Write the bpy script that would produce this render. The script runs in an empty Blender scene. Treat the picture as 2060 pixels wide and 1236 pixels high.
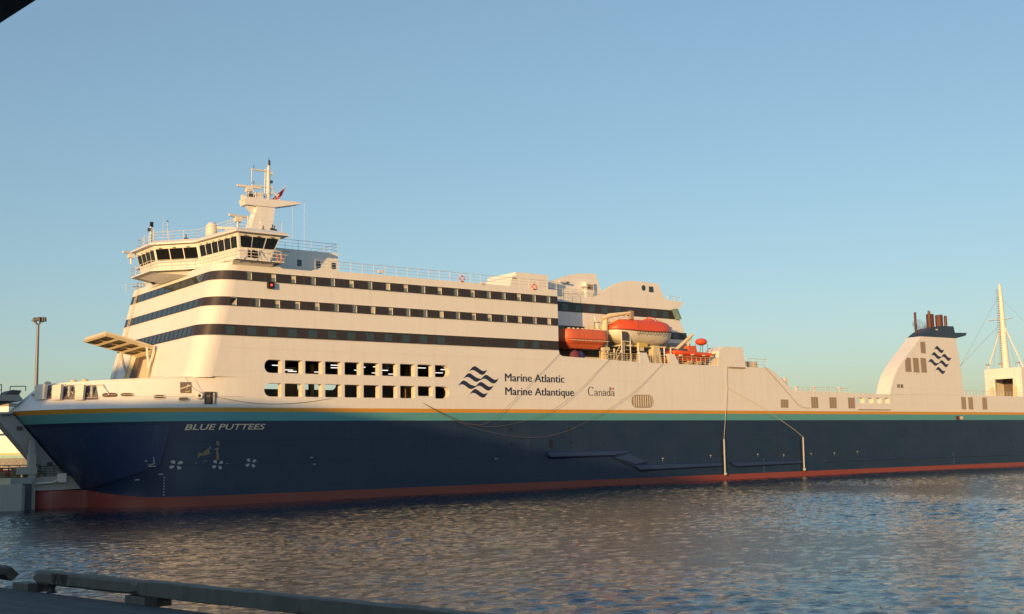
import bpy, bmesh, math, random
import numpy as np
from mathutils import Vector, Matrix
random.seed(7)
R = math.radians
scn = bpy.context.scene
C = scn.collection

# ------------------------------------------------------------------ camera
WL = 0.6                                   # waterline height in ship coordinates
cam_d = bpy.data.cameras.new("camera")
cam = bpy.data.objects.new("camera", cam_d); C.objects.link(cam)
cam_d.sensor_width = 36.0
cam_d.lens = 36.0 * 2350 / 2060
cam_d.clip_start = 0.1; cam_d.clip_end = 9000
PITCH, ROLL = R(7.042), R(1.2)
upl = Vector((0, -math.sin(PITCH), math.cos(PITCH)))
right = Vector((math.cos(ROLL), 0, 0)) - math.sin(ROLL) * upl
up = Vector((math.sin(ROLL), 0, 0)) + math.cos(ROLL) * upl
fwd = Vector((0, math.cos(PITCH), math.sin(PITCH)))
cam.matrix_world = Matrix(((right.x, up.x, -fwd.x, 0), (right.y, up.y, -fwd.y, 0),
                           (right.z, up.z, -fwd.z, 5.459 - WL), (0, 0, 0, 1)))
scn.camera = cam

# the ship floats trimmed by the stern: everything but the water is laid out level with the ship and turned by this
OX, OY, ANG = -29.056, 117.177, R(37.2437)
piv = Vector((OX + math.cos(ANG) * 27, OY + math.sin(ANG) * 27, 0))
TRIM = Matrix.Translation(piv - Vector((0, 0, 0.26))) @ Matrix.Rotation(math.atan(0.0028), 4, Vector((-math.sin(ANG), math.cos(ANG), 0))) @ Matrix.Translation(-piv)
cam.matrix_world = TRIM @ cam.matrix_world

# ------------------------------------------------------------------ light
SUN_EL, SUN_AZ = R(6.0), R(203.8)          # azimuth clockwise from +Y
w = bpy.data.worlds.new("World"); scn.world = w; w.use_nodes = True
nt = w.node_tree; bg = nt.nodes["Background"]
sky = nt.nodes.new("ShaderNodeTexSky"); sky.sky_type = 'NISHITA'; sky.sun_disc = False
sky.sun_elevation = SUN_EL; sky.sun_rotation = SUN_AZ
sky.altitude = 0; sky.air_density = 1.0; sky.dust_density = 1.0; sky.ozone_density = 2.5
gm = nt.nodes.new("ShaderNodeGamma"); gm.inputs[1].default_value = 0.7      # the photograph's softer contrast in the sky
wb = nt.nodes.new("ShaderNodeMix"); wb.data_type = 'RGBA'; wb.blend_type = 'MULTIPLY'; wb.inputs[0].default_value = 1.0
wb.inputs[7].default_value = (1.13, 1.19, 1.21, 1)            # white balance of the photograph
nt.links.new(sky.outputs[0], gm.inputs[0]); nt.links.new(gm.outputs[0], wb.inputs[6]); nt.links.new(wb.outputs[2], bg.inputs[0]); bg.inputs[1].default_value = 0.15
sd = bpy.data.lights.new("sun", 'SUN'); sd.energy = 3.0; sd.angle = R(0.5); sd.color = (1.0, 0.575, 0.20)
sun = bpy.data.objects.new("sun", sd); C.objects.link(sun)
sdir = Vector((math.sin(SUN_AZ) * math.cos(SUN_EL), math.cos(SUN_AZ) * math.cos(SUN_EL), math.sin(SUN_EL)))
sun.rotation_euler = sdir.to_track_quat('Z', 'Y').to_euler()
scn.view_settings.view_transform = 'Standard'; scn.view_settings.look = 'None'
scn.view_settings.exposure = 0.74; scn.view_settings.gamma = 1.0

# ------------------------------------------------------------------ ship frame: u aft, v away from the viewer, z up
def world(p):
    c, s = math.cos(ANG), math.sin(ANG)
    return Vector((OX + c * p[0] - s * p[1], OY + s * p[0] + c * p[1], p[2] - WL))

def tag(o, label=None, cat=None, group=None, kind=None):
    if label: o["label"] = label
    if cat: o["category"] = cat
    if group: o["group"] = group
    if kind: o["kind"] = kind
    return o
def thing(name, label, cat, base=(0, 0, 0), group=None):
    o = bpy.data.objects.new(name, None); C.objects.link(o)
    o.location = world(base); o.rotation_euler = (0, 0, ANG); o.empty_display_size = 0.5
    tag(o, label, cat, group); o["_b"] = 0; del o["_b"]
    BASE[o] = Vector(base)
    return o
BASE = {}

class MB:
    """collects faces in ship coordinates (or world coordinates) and links them as one mesh object"""
    def __init__(s): s.v = []; s.f = []; s.m = []; s.mats = []; s.sm = []
    def mi(s, m):
        if m not in s.mats: s.mats.append(m)
        return s.mats.index(m)
    def face(s, pts, m, smooth=False):
        k = len(s.v); s.v += [tuple(p) for p in pts]; s.f.append(tuple(range(k, k + len(pts)))); s.m.append(s.mi(m)); s.sm.append(smooth)
    def grid(s, rows, m, smooth=True, close=False):
        k = len(s.v); n = len(rows[0])
        for r in rows: s.v += [tuple(p) for p in r]
        i = s.mi(m)
        for a in range(len(rows) - 1):
            for b in range(n if close else n - 1):
                b2 = (b + 1) % n
                s.f.append((k + a * n + b, k + a * n + b2, k + (a + 1) * n + b2, k + (a + 1) * n + b)); s.m.append(i); s.sm.append(smooth)
        return s
    def box(s, u0, u1, v0, v1, z0, z1, m):
        P = [(u0, v0, z0), (u1, v0, z0), (u1, v1, z0), (u0, v1, z0), (u0, v0, z1), (u1, v0, z1), (u1, v1, z1), (u0, v1, z1)]
        s.hexa(P, m); return s
    def hexa(s, P, m):
        k = len(s.v); s.v += [tuple(p) for p in P]; i = s.mi(m)
        for f in ((0, 3, 2, 1), (4, 5, 6, 7), (0, 1, 5, 4), (1, 2, 6, 5), (2, 3, 7, 6), (3, 0, 4, 7)):
            s.f.append(tuple(k + a for a in f)); s.m.append(i); s.sm.append(False)
        return s
    def prism(s, poly, ax, a, b, m):
        """poly of 2-D points extruded along axis ax (0 u, 1 v, 2 z) from a to b"""
        def p3(q, t):
            if ax == 1: return (q[0], t, q[1])
            if ax == 0: return (t, q[0], q[1])
            return (q[0], q[1], t)
        A = [p3(q, a) for q in poly]; B = [p3(q, b) for q in poly]; n = len(poly)
        s.face(A, m); s.face(B[::-1], m)
        for i in range(n): s.face([A[i], B[i], B[(i + 1) % n], A[(i + 1) % n]], m)
        return s
    def tube(s, pts, r, m, n=6, smooth=True):
        P = [Vector(p) for p in pts]; rows = []
        rr = r if isinstance(r, (list, tuple)) else [r] * len(P)
        for i, p in enumerate(P):
            t = (P[min(i + 1, len(P) - 1)] - P[max(i - 1, 0)])
            if t.length < 1e-9: t = Vector((0, 0, 1))
            t.normalize()
            a = Vector((0, 0, 1)) if abs(t.z) < 0.9 else Vector((1, 0, 0))
            x = t.cross(a).normalized(); y = t.cross(x)
            rows.append([p + rr[i] * (math.cos(2 * math.pi * k / n) * x + math.sin(2 * math.pi * k / n) * y) for k in range(n)])
        s.grid(rows, m, smooth, close=True)
        s.face(rows[0], m); s.face(rows[-1][::-1], m)
        return s
    def lathe(s, c, prof, m, n=16, smooth=True):
        rows = [[(c[0] + r * math.cos(2 * math.pi * k / n), c[1] + r * math.sin(2 * math.pi * k / n), c[2] + z) for k in range(n)] for r, z in prof]
        s.grid(rows, m, smooth, close=True); return s
    def ball(s, c, rx, ry, rz, m, n=12, h=8):
        rows = []
        for i in range(h + 1):
            t = -math.pi / 2 + math.pi * i / h
            rows.append([(c[0] + rx * math.cos(t) * math.cos(2 * math.pi * k / n), c[1] + ry * math.cos(t) * math.sin(2 * math.pi * k / n), c[2] + rz * math.sin(t)) for k in range(n)])
        s.grid(rows, m, True, close=True); return s
    def plate(s, outline, holes, m, fn=lambda a, b: (a, 0.0, b)):
        bm = bmesh.new(); es = []
        for loop in [outline] + holes:
            vs = [bm.verts.new((p[0], p[1], 0)) for p in loop]
            es += [bm.edges.new((vs[i], vs[(i + 1) % len(vs)])) for i in range(len(vs))]
        bmesh.ops.triangle_fill(bm, use_beauty=True, edges=es, normal=(0, 0, 1))
        bm.verts.index_update()
        k = len(s.v); s.v += [fn(v.co.x, v.co.y) for v in bm.verts]; i = s.mi(m)
        for f in bm.faces:
            idx = [k + v.index for v in f.verts]
            if f.normal.z < 0: idx = idx[::-1]
            s.f.append(tuple(idx)); s.m.append(i); s.sm.append(False)
        bm.free(); return s
    def build(s, name, parent=None, label=None):
        b = BASE.get(parent, Vector((0, 0, 0)))
        me = bpy.data.meshes.new(name)
        me.from_pydata([(p[0] - b.x, p[1] - b.y, p[2] - b.z) for p in s.v], [], s.f)
        for m in s.mats: me.materials.append(m)
        me.polygons.foreach_set("material_index", s.m); me.polygons.foreach_set("use_smooth", s.sm)
        me.update()
        o = bpy.data.objects.new(name, me); C.objects.link(o)
        if parent: o.parent = parent; BASE[o] = b
        if label: o["label"] = label
        return o

# ------------------------------------------------------------------ materials
def newmat(name, col, rough=0.5, metal=0.0, spec=0.5):
    m = bpy.data.materials.new(name); m.use_nodes = True
    b = m.node_tree.nodes["Principled BSDF"]
    b.inputs["Base Color"].default_value = (*col, 1); b.inputs["Roughness"].default_value = rough
    b.inputs["Metallic"].default_value = metal; b.inputs["Specular IOR Level"].default_value = spec
    return m
def N(m, t, **kw):
    n = m.node_tree.nodes.new(t)
    for k, v in kw.items(): setattr(n, k, v)
    return n
def L(m, a, b): m.node_tree.links.new(a, b)
def coords(m, scale=(1, 1, 1)):
    tc = N(m, "ShaderNodeTexCoord"); mp = N(m, "ShaderNodeMapping"); mp.inputs["Scale"].default_value = scale
    L(m, tc.outputs["Object"], mp.inputs[0]); return mp.outputs[0]
def noise(m, scale, vec, detail=4, rough=0.55):
    n = N(m, "ShaderNodeTexNoise"); n.inputs["Scale"].default_value = scale; n.inputs["Detail"].default_value = detail
    n.inputs["Roughness"].default_value = rough; L(m, vec, n.inputs["Vector"]); return n.outputs["Fac"]
def ramp(m, fac, stops, interp='LINEAR'):
    r = N(m, "ShaderNodeValToRGB"); r.color_ramp.interpolation = interp; e = r.color_ramp.elements
    while len(e) < len(stops): e.new(0.5)
    for i, (p, c) in enumerate(stops):
        e[i].position = p; e[i].color = (*c, 1) if len(c) == 3 else c
    L(m, fac, r.inputs[0]); return r.outputs[0]
def mixc(m, fac, a, b, mode='MIX'):
    x = N(m, "ShaderNodeMix", data_type='RGBA', blend_type=mode)
    for sock, v in ((x.inputs[0], fac), (x.inputs[6], a), (x.inputs[7], b)):
        if hasattr(v, "links"): L(m, v, sock)
        else: sock.default_value = v if not isinstance(v, tuple) else ((*v, 1) if len(v) == 3 else v)
    return x.outputs[2]
def bump(m, h, dist, strength=1.0, prev=None):
    b = N(m, "ShaderNodeBump"); b.inputs["Distance"].default_value = dist; b.inputs["Strength"].default_value = strength
    L(m, h, b.inputs["Height"])
    if prev: L(m, prev, b.inputs["Normal"])
    return b.outputs[0]
def bsdf(m): return m.node_tree.nodes["Principled BSDF"]
def weathered(name, col, rough=0.45, dirt=(0.42, 0.30, 0.20), amount=0.22, seam=True, basecol=None, streak=1.0):
    """ship paint: faint vertical run marks, blotches, plate seams and slightly dished plates"""
    m = newmat(name, col, rough)
    c = basecol(m) if basecol else col
    st = noise(m, 1.0, coords(m, (1.6, 1.6, 0.10)), 5, 0.6)
    stf = ramp(m, st, [(0.52, (0, 0, 0)), (0.78, (amount * streak,) * 3)])
    bl = noise(m, 0.22, coords(m), 5, 0.6)
    c = mixc(m, stf, c, dirt)
    c = mixc(m, ramp(m, bl, [(0.35, (0.0,) * 3), (0.75, (amount * 0.55,) * 3)]), c, tuple(x * 0.72 for x in col) if not basecol else (0.35, 0.32, 0.28))
    L(m, c, bsdf(m).inputs["Base Color"])
    nb = bump(m, noise(m, 0.42, coords(m), 3), 0.06, 0.75)
    if seam:
        tc = N(m, "ShaderNodeTexCoord"); sp = N(m, "ShaderNodeSeparateXYZ"); cb = N(m, "ShaderNodeCombineXYZ")
        L(m, tc.outputs["Object"], sp.inputs[0]); L(m, sp.outputs[0], cb.inputs[0]); L(m, sp.outputs[2], cb.inputs[1])
        br = N(m, "ShaderNodeTexBrick"); br.inputs["Scale"].default_value = 1.0
        br.inputs["Brick Width"].default_value = 7.0; br.inputs["Row Height"].default_value = 2.35; br.inputs["Mortar Size"].default_value = 0.012
        br.inputs["Mortar Smooth"].default_value = 0.6
        br.inputs["Color1"].default_value = (1, 1, 1, 1); br.inputs["Color2"].default_value = (1, 1, 1, 1); br.inputs["Mortar"].default_value = (0, 0, 0, 1)
        L(m, cb.outputs[0], br.inputs[0])
        nb = bump(m, br.outputs[0], 0.012, 0.8, nb)
    L(m, nb, bsdf(m).inputs["Normal"])
    return m
WHITE_C = (0.82, 0.81, 0.79)
white = weathered("white_ship_paint", WHITE_C, 0.42, amount=0.18)
white2 = weathered("white_fitting_paint", (0.78, 0.75, 0.69), 0.5, amount=0.2, seam=False)
cream = weathered("cream_fitting_paint", (0.72, 0.62, 0.42), 0.5, amount=0.3, seam=False)
def hullcol(m):
    tc = N(m, "ShaderNodeTexCoord"); sp = N(m, "ShaderNodeSeparateXYZ"); L(m, tc.outputs["Object"], sp.inputs[0])
    mr = N(m, "ShaderNodeMath", operation='DIVIDE'); L(m, sp.outputs[2], mr.inputs[0]); mr.inputs[1].default_value = 12.0
    return ramp(m, mr.outputs[0], [(0.0, (0.25, 0.05, 0.038)), (1.70 / 12, (0.008, 0.026, 0.072)), (9.05 / 12, (0.10, 0.34, 0.36)),
                                   (9.97 / 12, (0.66, 0.31, 0.035)), (10.42 / 12, WHITE_C)], 'CONSTANT')
hullp = weathered("hull_paint", (0.02, 0.04, 0.09), 0.38, amount=0.06, basecol=hullcol, dirt=(0.14, 0.13, 0.14))
red = weathered("red_boot_paint", (0.25, 0.048, 0.038), 0.5, amount=0.3, seam=False)
navy = newmat("navy_marking_paint", (0.022, 0.030, 0.075), 0.45)
navyd = weathered("navy_door_paint", (0.020, 0.042, 0.105), 0.34, amount=0.1, seam=False)
funnelblue = weathered("funnel_top_blue", (0.03, 0.055, 0.10), 0.45, amount=0.15, seam=False)
band = weathered("dark_band_paint", (0.040, 0.030, 0.028), 0.35, amount=0.1, seam=False)
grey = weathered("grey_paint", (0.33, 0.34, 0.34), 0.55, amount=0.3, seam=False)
dgrey = newmat("dark_grey_paint", (0.07, 0.075, 0.08), 0.6)
black = newmat("black_fitting", (0.012, 0.012, 0.014), 0.5)
concrete = weathered("pale_concrete", (0.42, 0.42, 0.38), 0.85, amount=0.35, seam=False)
glass = newmat("tinted_glass", (0.03, 0.045, 0.05), 0.06, spec=0.8)
cabglass = newmat("cabin_glass", (0.16, 0.20, 0.19), 0.08, spec=0.7)
darkglass = newmat("bridge_glass", (0.012, 0.014, 0.016), 0.05, spec=0.6)
blind = newmat("window_blind", (0.62, 0.58, 0.48), 0.8)
orange = weathered("lifeboat_orange", (0.80, 0.105, 0.03), 0.38, amount=0.25, seam=False, dirt=(0.35, 0.06, 0.03))
orange2 = weathered("faded_orange", (0.72, 0.15, 0.06), 0.5, amount=0.3, seam=False, dirt=(0.30, 0.07, 0.05))
boatwhite = weathered("lifeboat_white", (0.74, 0.68, 0.56), 0.4, amount=0.35, seam=False)
louv = weathered("louvre_metal", (0.34, 0.27, 0.21), 0.6, amount=0.2, seam=False)
rustred = weathered("rusty_pipe_red", (0.11, 0.035, 0.03), 0.6, amount=0.4, seam=False)
rope = newmat("rope_fibre", (0.15, 0.13, 0.11), 0.9)
ropew = newmat("pale_rope_fibre", (0.60, 0.55, 0.45), 0.9)
green = newmat("green_tarpaulin", (0.03, 0.11, 0.06), 0.7)
yellow = newmat("yellow_fitting", (0.62, 0.46, 0.12), 0.6)
flagred = newmat("flag_red", (0.50, 0.03, 0.06), 0.8)
flagblue = newmat("flag_blue", (0.03, 0.04, 0.20), 0.8)
flagwhite = newmat("flag_white", (0.75, 0.72, 0.70), 0.8)
interior = weathered("deck_interior", (0.16, 0.13, 0.12), 0.7, amount=0.3, seam=False)
innerwall = weathered("inner_wall_orange", (0.58, 0.38, 0.20), 0.7, amount=0.3, seam=False)
deckp = weathered("deck_green_grey", (0.14, 0.16, 0.15), 0.8, amount=0.3, seam=False)
lampm = newmat("deck_lamp", (0.9, 0.9, 0.9), 0.4)
bsdf(lampm).inputs["Emission Color"].default_value = (1.0, 0.93, 0.86, 1); bsdf(lampm).inputs["Emission Strength"].default_value = 0.9
navred = newmat("red_lamp", (0.4, 0.01, 0.01), 0.3)
bsdf(navred).inputs["Emission Color"].default_value = (1.0, 0.03, 0.03, 1); bsdf(navred).inputs["Emission Strength"].default_value = 3.0
markw = newmat("white_marking_paint", (0.42, 0.44, 0.43), 0.6)
creamtxt = newmat("cream_lettering", (0.80, 0.62, 0.44), 0.5)
fender_m = newmat("fender_strip_navy", (0.022, 0.045, 0.125), 0.3)

# ================================================================== THE FERRY
ferry = thing("ferry", "huge white ferry with navy hull and orange and turquoise stripes moored across the water", "ferry", (0, 0, 0))
BE = 26.7; BC = BE / 2
def bow_tip(z):
    if z <= 2.5: return -10.39
    if z <= 10.42: return -10.39 - (z - 2.5) * 0.84
    return -17.04 + (z - 10.42) * 1.09
def bow_start(z): return 2.0 - max(0.0, 10.42 - max(z, 2.5)) * 0.5
def hull_v(u, z):
    u0, us = bow_start(z), bow_tip(z)
    if u >= u0: return 0.0
    t = min(1.0, (u0 - u) / (u0 - us))
    return BC * (1 - (1 - t * t) ** 0.6)
TS = [0, .08, .16, .24, .32, .40, .48, .56, .64, .72, .79, .85, .90, .94, .97, .985, .995, 1.0]
def hull_row(z, z2=None, off=0.0):
    u0, us = bow_start(z), bow_tip(z)
    port = [(u0 + (us - u0) * t) for t in TS]
    pv = [BC * (1 - (1 - t * t) ** 0.6) for t in TS]
    a = [(181, 0), (120, 0), (60, 0), (20, 0)] + list(zip(port, pv))
    zz = z2 if z2 else (lambda u: z)
    return [(u, v, zz(u)) for u, v in a] + [(u, BE - v, zz(u)) for u, v in a[-2::-1]]
ZR = [-2.0, 0.4, 1.2, 1.74, 2.5, 3.6, 4.8, 6.0, 7.2, 8.2, 9.05, 9.5, 9.97, 10.42]
m = MB(); m.grid([hull_row(z) for z in ZR], hullp)
m.face([(181, 0, -2), (181, 0, 10.42), (181, BE, 10.42), (181, BE, -2)], hullp)
hull = m.build("hull", ferry)
# red forefoot below the open bow
m = MB(); rows = []
for z in (-2.0, -0.5, 1.0, 2.2, 2.48):
    tip = -15.4 + (0.5 if z > 2.3 else 0)
    a = [(-9.0, 10.1), (-10.5, 10.3), (-12.0, 10.35)] + [(-12 + (tip + 12) * t, 10.35 + (BC - 10.35) * (1 - (1 - t * t) ** 0.5)) for t in TS[1:]]
    rows.append([(u, v, z) for u, v in a] + [(u, BE - v, z) for u, v in a[-2::-1]])
m.grid(rows, red); m.face(rows[-1][::-1], red); m.build("forefoot", ferry)
# bulwark above the stripe at the bow
def bul_top(u): return 13.5 if u > -1.9 else 13.5 - 0.40 * (-1.9 - u) / 12.2
m = MB(); rows = []
for h in (0, .25, .5, .75, 1.0):
    z = 10.42 + h * 2.9
    u0, us = 2.0, -17.04 + h * 2.94
    a = [(u0 + (us - u0) * t, BC * (1 - (1 - t * t) ** 0.6)) for t in TS]
    a = [(4.0, 0.0)] + a
    f = lambda u: 10.42 + h * (bul_top(u) - 10.42)
    rows.append([(u, v, f(u)) for u, v in a] + [(u, BE - v, f(u)) for u, v in a[-2::-1]])
m.grid(rows, white)
m.tube([(p[0], p[1], p[2]) for p in rows[-1][4:-4]], 0.07, white)
m.build("bulwark", ferry)
m = MB()
rr = hull_row(10.42); m.face([(u, v, 10.44) for u, v, z in rr if u < 21], deckp)
m.build("fore_deck", ferry)

# ---- superstructure
RC = 2.3
def uf(z): return -0.80 - (24.6 - z) * 0.25
def cs(z): return uf(z) + RC
def arcpath(z, out=0.0):
    f = uf(z); P = []; r = RC + out
    for k in range(11):
        a = math.pi / 2 * k / 10
        P.append((f + RC - r * math.sin(a), RC - r * math.cos(a), z))
    for k in range(10, -1, -1):
        a = math.pi / 2 * k / 10
        P.append((f + RC - r * math.sin(a), BE - RC + r * math.cos(a), z))
    P.append((43.6, BE + out, z))
    return P
E0 = 43.6
BANDS = [(17.67, 18.84), (20.70, 21.67), (23.40, 24.40)]
WTOP = 25.2
def side_strip(z0, z1, mat, holes=[]):
    return [(cs(z0), z0), (E0, z0), (E0, z1), (cs(z1), z1)]
# openings of the car deck
OPU = [(4.38, 6.3), (6.68, 8.65), (9.02, 11.01), (11.36, 13.32), (13.71, 15.65), (16.04, 17.99), (18.38, 20.3), (20.68, 22.63), (23.0, 24.98), (25.33, 27.26)]
def stadium(u0, u1, z0, z1, rl=0, rr=0, n=7):
    P = []
    def arc(cu, cz, r, a0):
        for k in range(n): 
            a = a0 + math.pi / 2 * k / (n - 1); P.append((cu + r * math.cos(a), cz + r * math.sin(a)))
    for (cu, cz, r, a0) in ((u0, z0, rl, math.pi), (u1, z0, rr, -math.pi / 2), (u1, z1, rr, 0), (u0, z1, rl, math.pi / 2)):
        if r <= 0: P.append((cu, cz))
        else: arc(cu + (r if cu == u0 else -r), cz + (r if cz == z0 else -r), r, a0)
    return P
OPEN = []
for i, (a, b) in enumerate(OPU):
    for (z0, z1) in ((14.0, 15.38), (11.57, 12.95)):
        if i == 8 and z0 < 13: z0 = 11.83
        rl = 0.66 if i == 0 else 0.09; rr = 0.66 if i == 9 else 0.09
        OPEN.append(stadium(a, b, z0, z1, rl, rr, 8 if max(rl, rr) > .5 else 3))
AFTO = [stadium(102.28, 104.2, 11.68, 12.52, .08, .08, 3), stadium(104.62, 106.45, 11.68, 12.52, .08, .08, 3), stadium(107.0, 108.5, 11.7, 12.53, .08, .08, 3), stadium(109.15, 110.64, 11.7, 12.53, .1, .1, 3)]
side = [(4.0, 10.42), (4.0, 13.5), (cs(13.5), 13.5), (cs(17.67), 17.67), (E0, 17.67), (43.72, 17.2), (44.2, 16.98), (58.3, 16.62), (73.4, 16.56), (82.25, 16.56), (83.6, 16.0), (87.0, 13.75),
        (88.0, 13.42), (110.8, 13.1), (131.6, 13.25), (181, 13.2), (181, 10.42)]
m = MB(); m.plate(side, OPEN + AFTO, white); m.build("side_plating", ferry)
for hole in OPEN + AFTO:
    m = MB(); n = len(hole)
    m.grid([[(p[0], 0, p[1]) for p in hole], [(p[0], 0.8, p[1]) for p in hole]], white2, smooth=False, close=True)
    m.build("opening_frame", ferry)
# far side
m = MB()
far = [(p[0], p[1]) for p in side]
farh = [stadium(4.4, 9.9, 14.0, 15.4, .66, .1, 6), stadium(10.2, 15.6, 14.0, 15.4, .1, .1, 3), stadium(16.0, 19.5, 14.0, 15.4, .1, .1, 3), stadium(20.0, 27.2, 14.0, 15.4, .1, .66, 6)]
m.plate(far, farh + AFTO + [stadium(112, 128, 11.5, 12.7, .2, .2, 3)], white, lambda a, b: (a, BE, b)); m.build("side_plating", ferry)
# white strips and dark window bands
def loft_strip(z0, z1, mat, name, out=0.0):
    m = MB(); m.grid([arcpath(z0, out), arcpath((z0 + z1) / 2, out), arcpath(z1, out)], mat); return m
m = MB(); m.grid([arcpath(13.42)[:-1], arcpath(15.5)[:-1], arcpath(17.67)[:-1]], white)
for a, b in ((18.84, 20.70), (21.67, 23.40)):
    m.grid([arcpath(a), arcpath(b)], white); m.plate([(cs(a), a), (E0, a), (E0, b), (cs(b), b)], [], white)
m.grid([arcpath(24.40), arcpath(WTOP)], white)
m.plate([(cs(24.4), 24.4), (E0, 24.4), (E0, WTOP), (10.2, WTOP), (9.7, 24.98), (6.4, 24.98), (5.9, WTOP), (cs(WTOP), WTOP)], [], white)
wall = m.build("house_wall", ferry)
def window(name, u0, u1, z0, z1, g, v=0.0, depth=0.10, fr=None, bl=0.0):
    """a pane set back in its opening with painted reveals"""
    fr = fr or white2
    m = MB(); m.face([(u0, v + depth, z0), (u1, v + depth, z0), (u1, v + depth, z1), (u0, v + depth, z1)], g)
    lo = [(u0, v, z0), (u1, v, z0), (u1, v, z1), (u0, v, z1)]
    for i in range(4):
        a, b = lo[i], lo[(i + 1) % 4]
        m.face([a, b, (b[0], v + depth, b[2]), (a[0], v + depth, a[2])], fr)
    t = 0.035
    for (a0, a1, c0, c1) in ((u1 - t, u1, z0, z1), (u0, u1, z1 - t * .6, z1)):
        m.box(a0, a1, v - 0.012, v + depth - .005, c0, c1, fr)  # strips on right and top alone stand in for the sunlit reveal
    if bl > 0: m.face([(u0 + .02, v + depth - .006, z1 - bl * (z1 - z0)), (u1 - .05, v + depth - .006, z1 - bl * (z1 - z0)), (u1 - .05, v + depth - .006, z1 - .03), (u0 + .02, v + depth - .006, z1 - .03)], blind)
    return m.build(name, ferry)
B1 = [2.64, 5.34, 7.63, 9.95, 12.26, 14.57, 16.89, 19.2, 21.51, 23.83, 26.1, 28.37, 30.71, 33.04, 35.26, 37.55, 39.86, 42.13]
B2 = [1.0, 3.57, 5.81, 8.1, 10.4, 12.71, 14.97, 17.27, 19.53, 21.8, 24.08, 26.31, 28.57, 30.85, 33.12, 35.41, 37.63, 39.9, 42.16]
B3 = [0.63, 2.96, 5.3, 7.59, 9.92, 12.25, 14.59, 16.92, 19.24, 21.54, 23.89, 26.25, 37.8, 40.06]
random.seed(3)
for (z0, z1), cen, wd, zz, nm in ((BANDS[2], B1, 0.56, (23.53, 24.30), "cabin_window"), (BANDS[1], B2, 0.56, (20.80, 21.58), "cabin_window"), (BANDS[0], B3, 1.16, (17.84, 18.70), "lounge_window")):
    cen = [c for c in cen if c - wd / 2 > cs(z0) + .1]
    m = MB(); m.plate([(cs(z0), z0), (E0, z0), (E0, z1), (cs(z1), z1)], [[(c - wd / 2, zz[0]), (c + wd / 2, zz[0]), (c + wd / 2, zz[1]), (c - wd / 2, zz[1])] for c in cen], band)
    m.grid([arcpath(z0), arcpath(z1)], band)
    m.build("window_band", ferry)
    for c in cen:
        if nm == "cabin_window":
            b = random.choice([0, 0, 0, 0, .5, .9, .3]) 
            window(nm, c - wd / 2, c + wd / 2, zz[0], zz[1], cabglass, depth=0.07, bl=b)
        else: window(nm, c - wd / 2, c + wd / 2, zz[0], zz[1], glass, depth=0.05, fr=band)
    m = MB(); P = arcpath(z1, 0.02)[:-1]          # thin lip over each band, round the corner and along the side
    m.tube([(E0, -0.02, z1)] + P, 0.025, white); m.tube([(E0, -0.02, z0)] + arcpath(z0, 0.02)[:-1], 0.025, white); m.build("band_lip", ferry)
# front windows: panes in a row on the raked front
def front_windows(z0, z1, v0, v1, n, gap, g):
    p = (v1 - v0) / n
    for i in range(n):
        a = v0 + i * p + gap / 2; b = v0 + (i + 1) * p - gap / 2
        m = MB(); q = []
        for (v, z) in ((a, z0), (b, z0), (b, z1), (a, z1)): q.append((uf(z) - 0.035, v, z))
        m.hexa([q[0], q[1], (q[1][0] + .05, q[1][1], q[1][2]), (q[0][0] + .05, q[0][1], q[0][2]), q[3], q[2], (q[2][0] + .05, q[2][1], q[2][2]), (q[3][0] + .05, q[3][1], q[3][2])], g)
        m.build("front_window", ferry)
front_windows(23.50, 24.30, 3.0, 24.6, 10, 0.22, glass)
front_windows(20.80, 21.57, 2.6, 24.6, 15, 0.24, glass)
front_windows(17.80, 18.72, 2.5, 24.6, 18, 0.42, glass)
# roofs and decks
m = MB(); P = arcpath(WTOP - 0.25)
m.face([(E0, 0, WTOP - 0.25)] + P, deckp); m.build("roof_deck", ferry)
m = MB(); m.face([(E0, 0.01, 16.45), (82.6, 0.01, 16.45), (82.6, BE - .01, 16.45), (E0, BE - .01, 16.45)], deckp)
m.face([(82.6, .02, 11), (82.6, BE - .02, 11), (82.6, BE - .02, 16.4), (82.6, .02, 16.4)], white)
m.build("boat_deck", ferry)
m = MB(); m.face([(84, 0.01, 11.0), (181, 0.01, 11.0), (181, BE - .01, 11.0), (84, BE - .01, 11.0)], deckp); m.build("aft_deck", ferry)
# car deck interior
m = MB()
m.box(-1.0, 84, 0.9, BE - .4, 10.9, 11.1, deckp)
m.face([(-1.0, .8, 16.3), (84, .8, 16.3), (84, BE - .3, 16.3), (-1, BE - .3, 16.3)], interior)
m.face([(-1.0, .8, 11), (-1, BE, 11), (-1, BE, 16.3), (-1, .8, 16.3)], interior)
m.face([(45, .8, 11), (45, BE, 11), (45, BE, 16.3), (45, .8, 16.3)], interior)
for (a, b) in ((3.5, 4.2), (27.5, 45)):
    m.box(a, b, 0.85, 1.0, 11.1, 16.3, interior)
for u in range(2, 44, 3): m.box(u, u + .18, .9, BE - .5, 15.75, 16.28, interior)
m.build("car_deck", ferry)
m = MB()
for u in (8.2, 14.6, 20.9, 27.6):
    m = MB(); m.box(u, u + .45, 9.5, 10.1, 11.1, 16.2, innerwall); m.build("deck_pillar", ferry)
m = MB(); m.box(8.0, 12.0, 20.0, 20.3, 11.1, 13.6, innerwall); m.build("deck_partition", ferry)
m = MB(); m.box(15.2, 17.2, 18.0, 18.4, 11.1, 16.2, innerwall); m.build("deck_partition", ferry)
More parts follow.
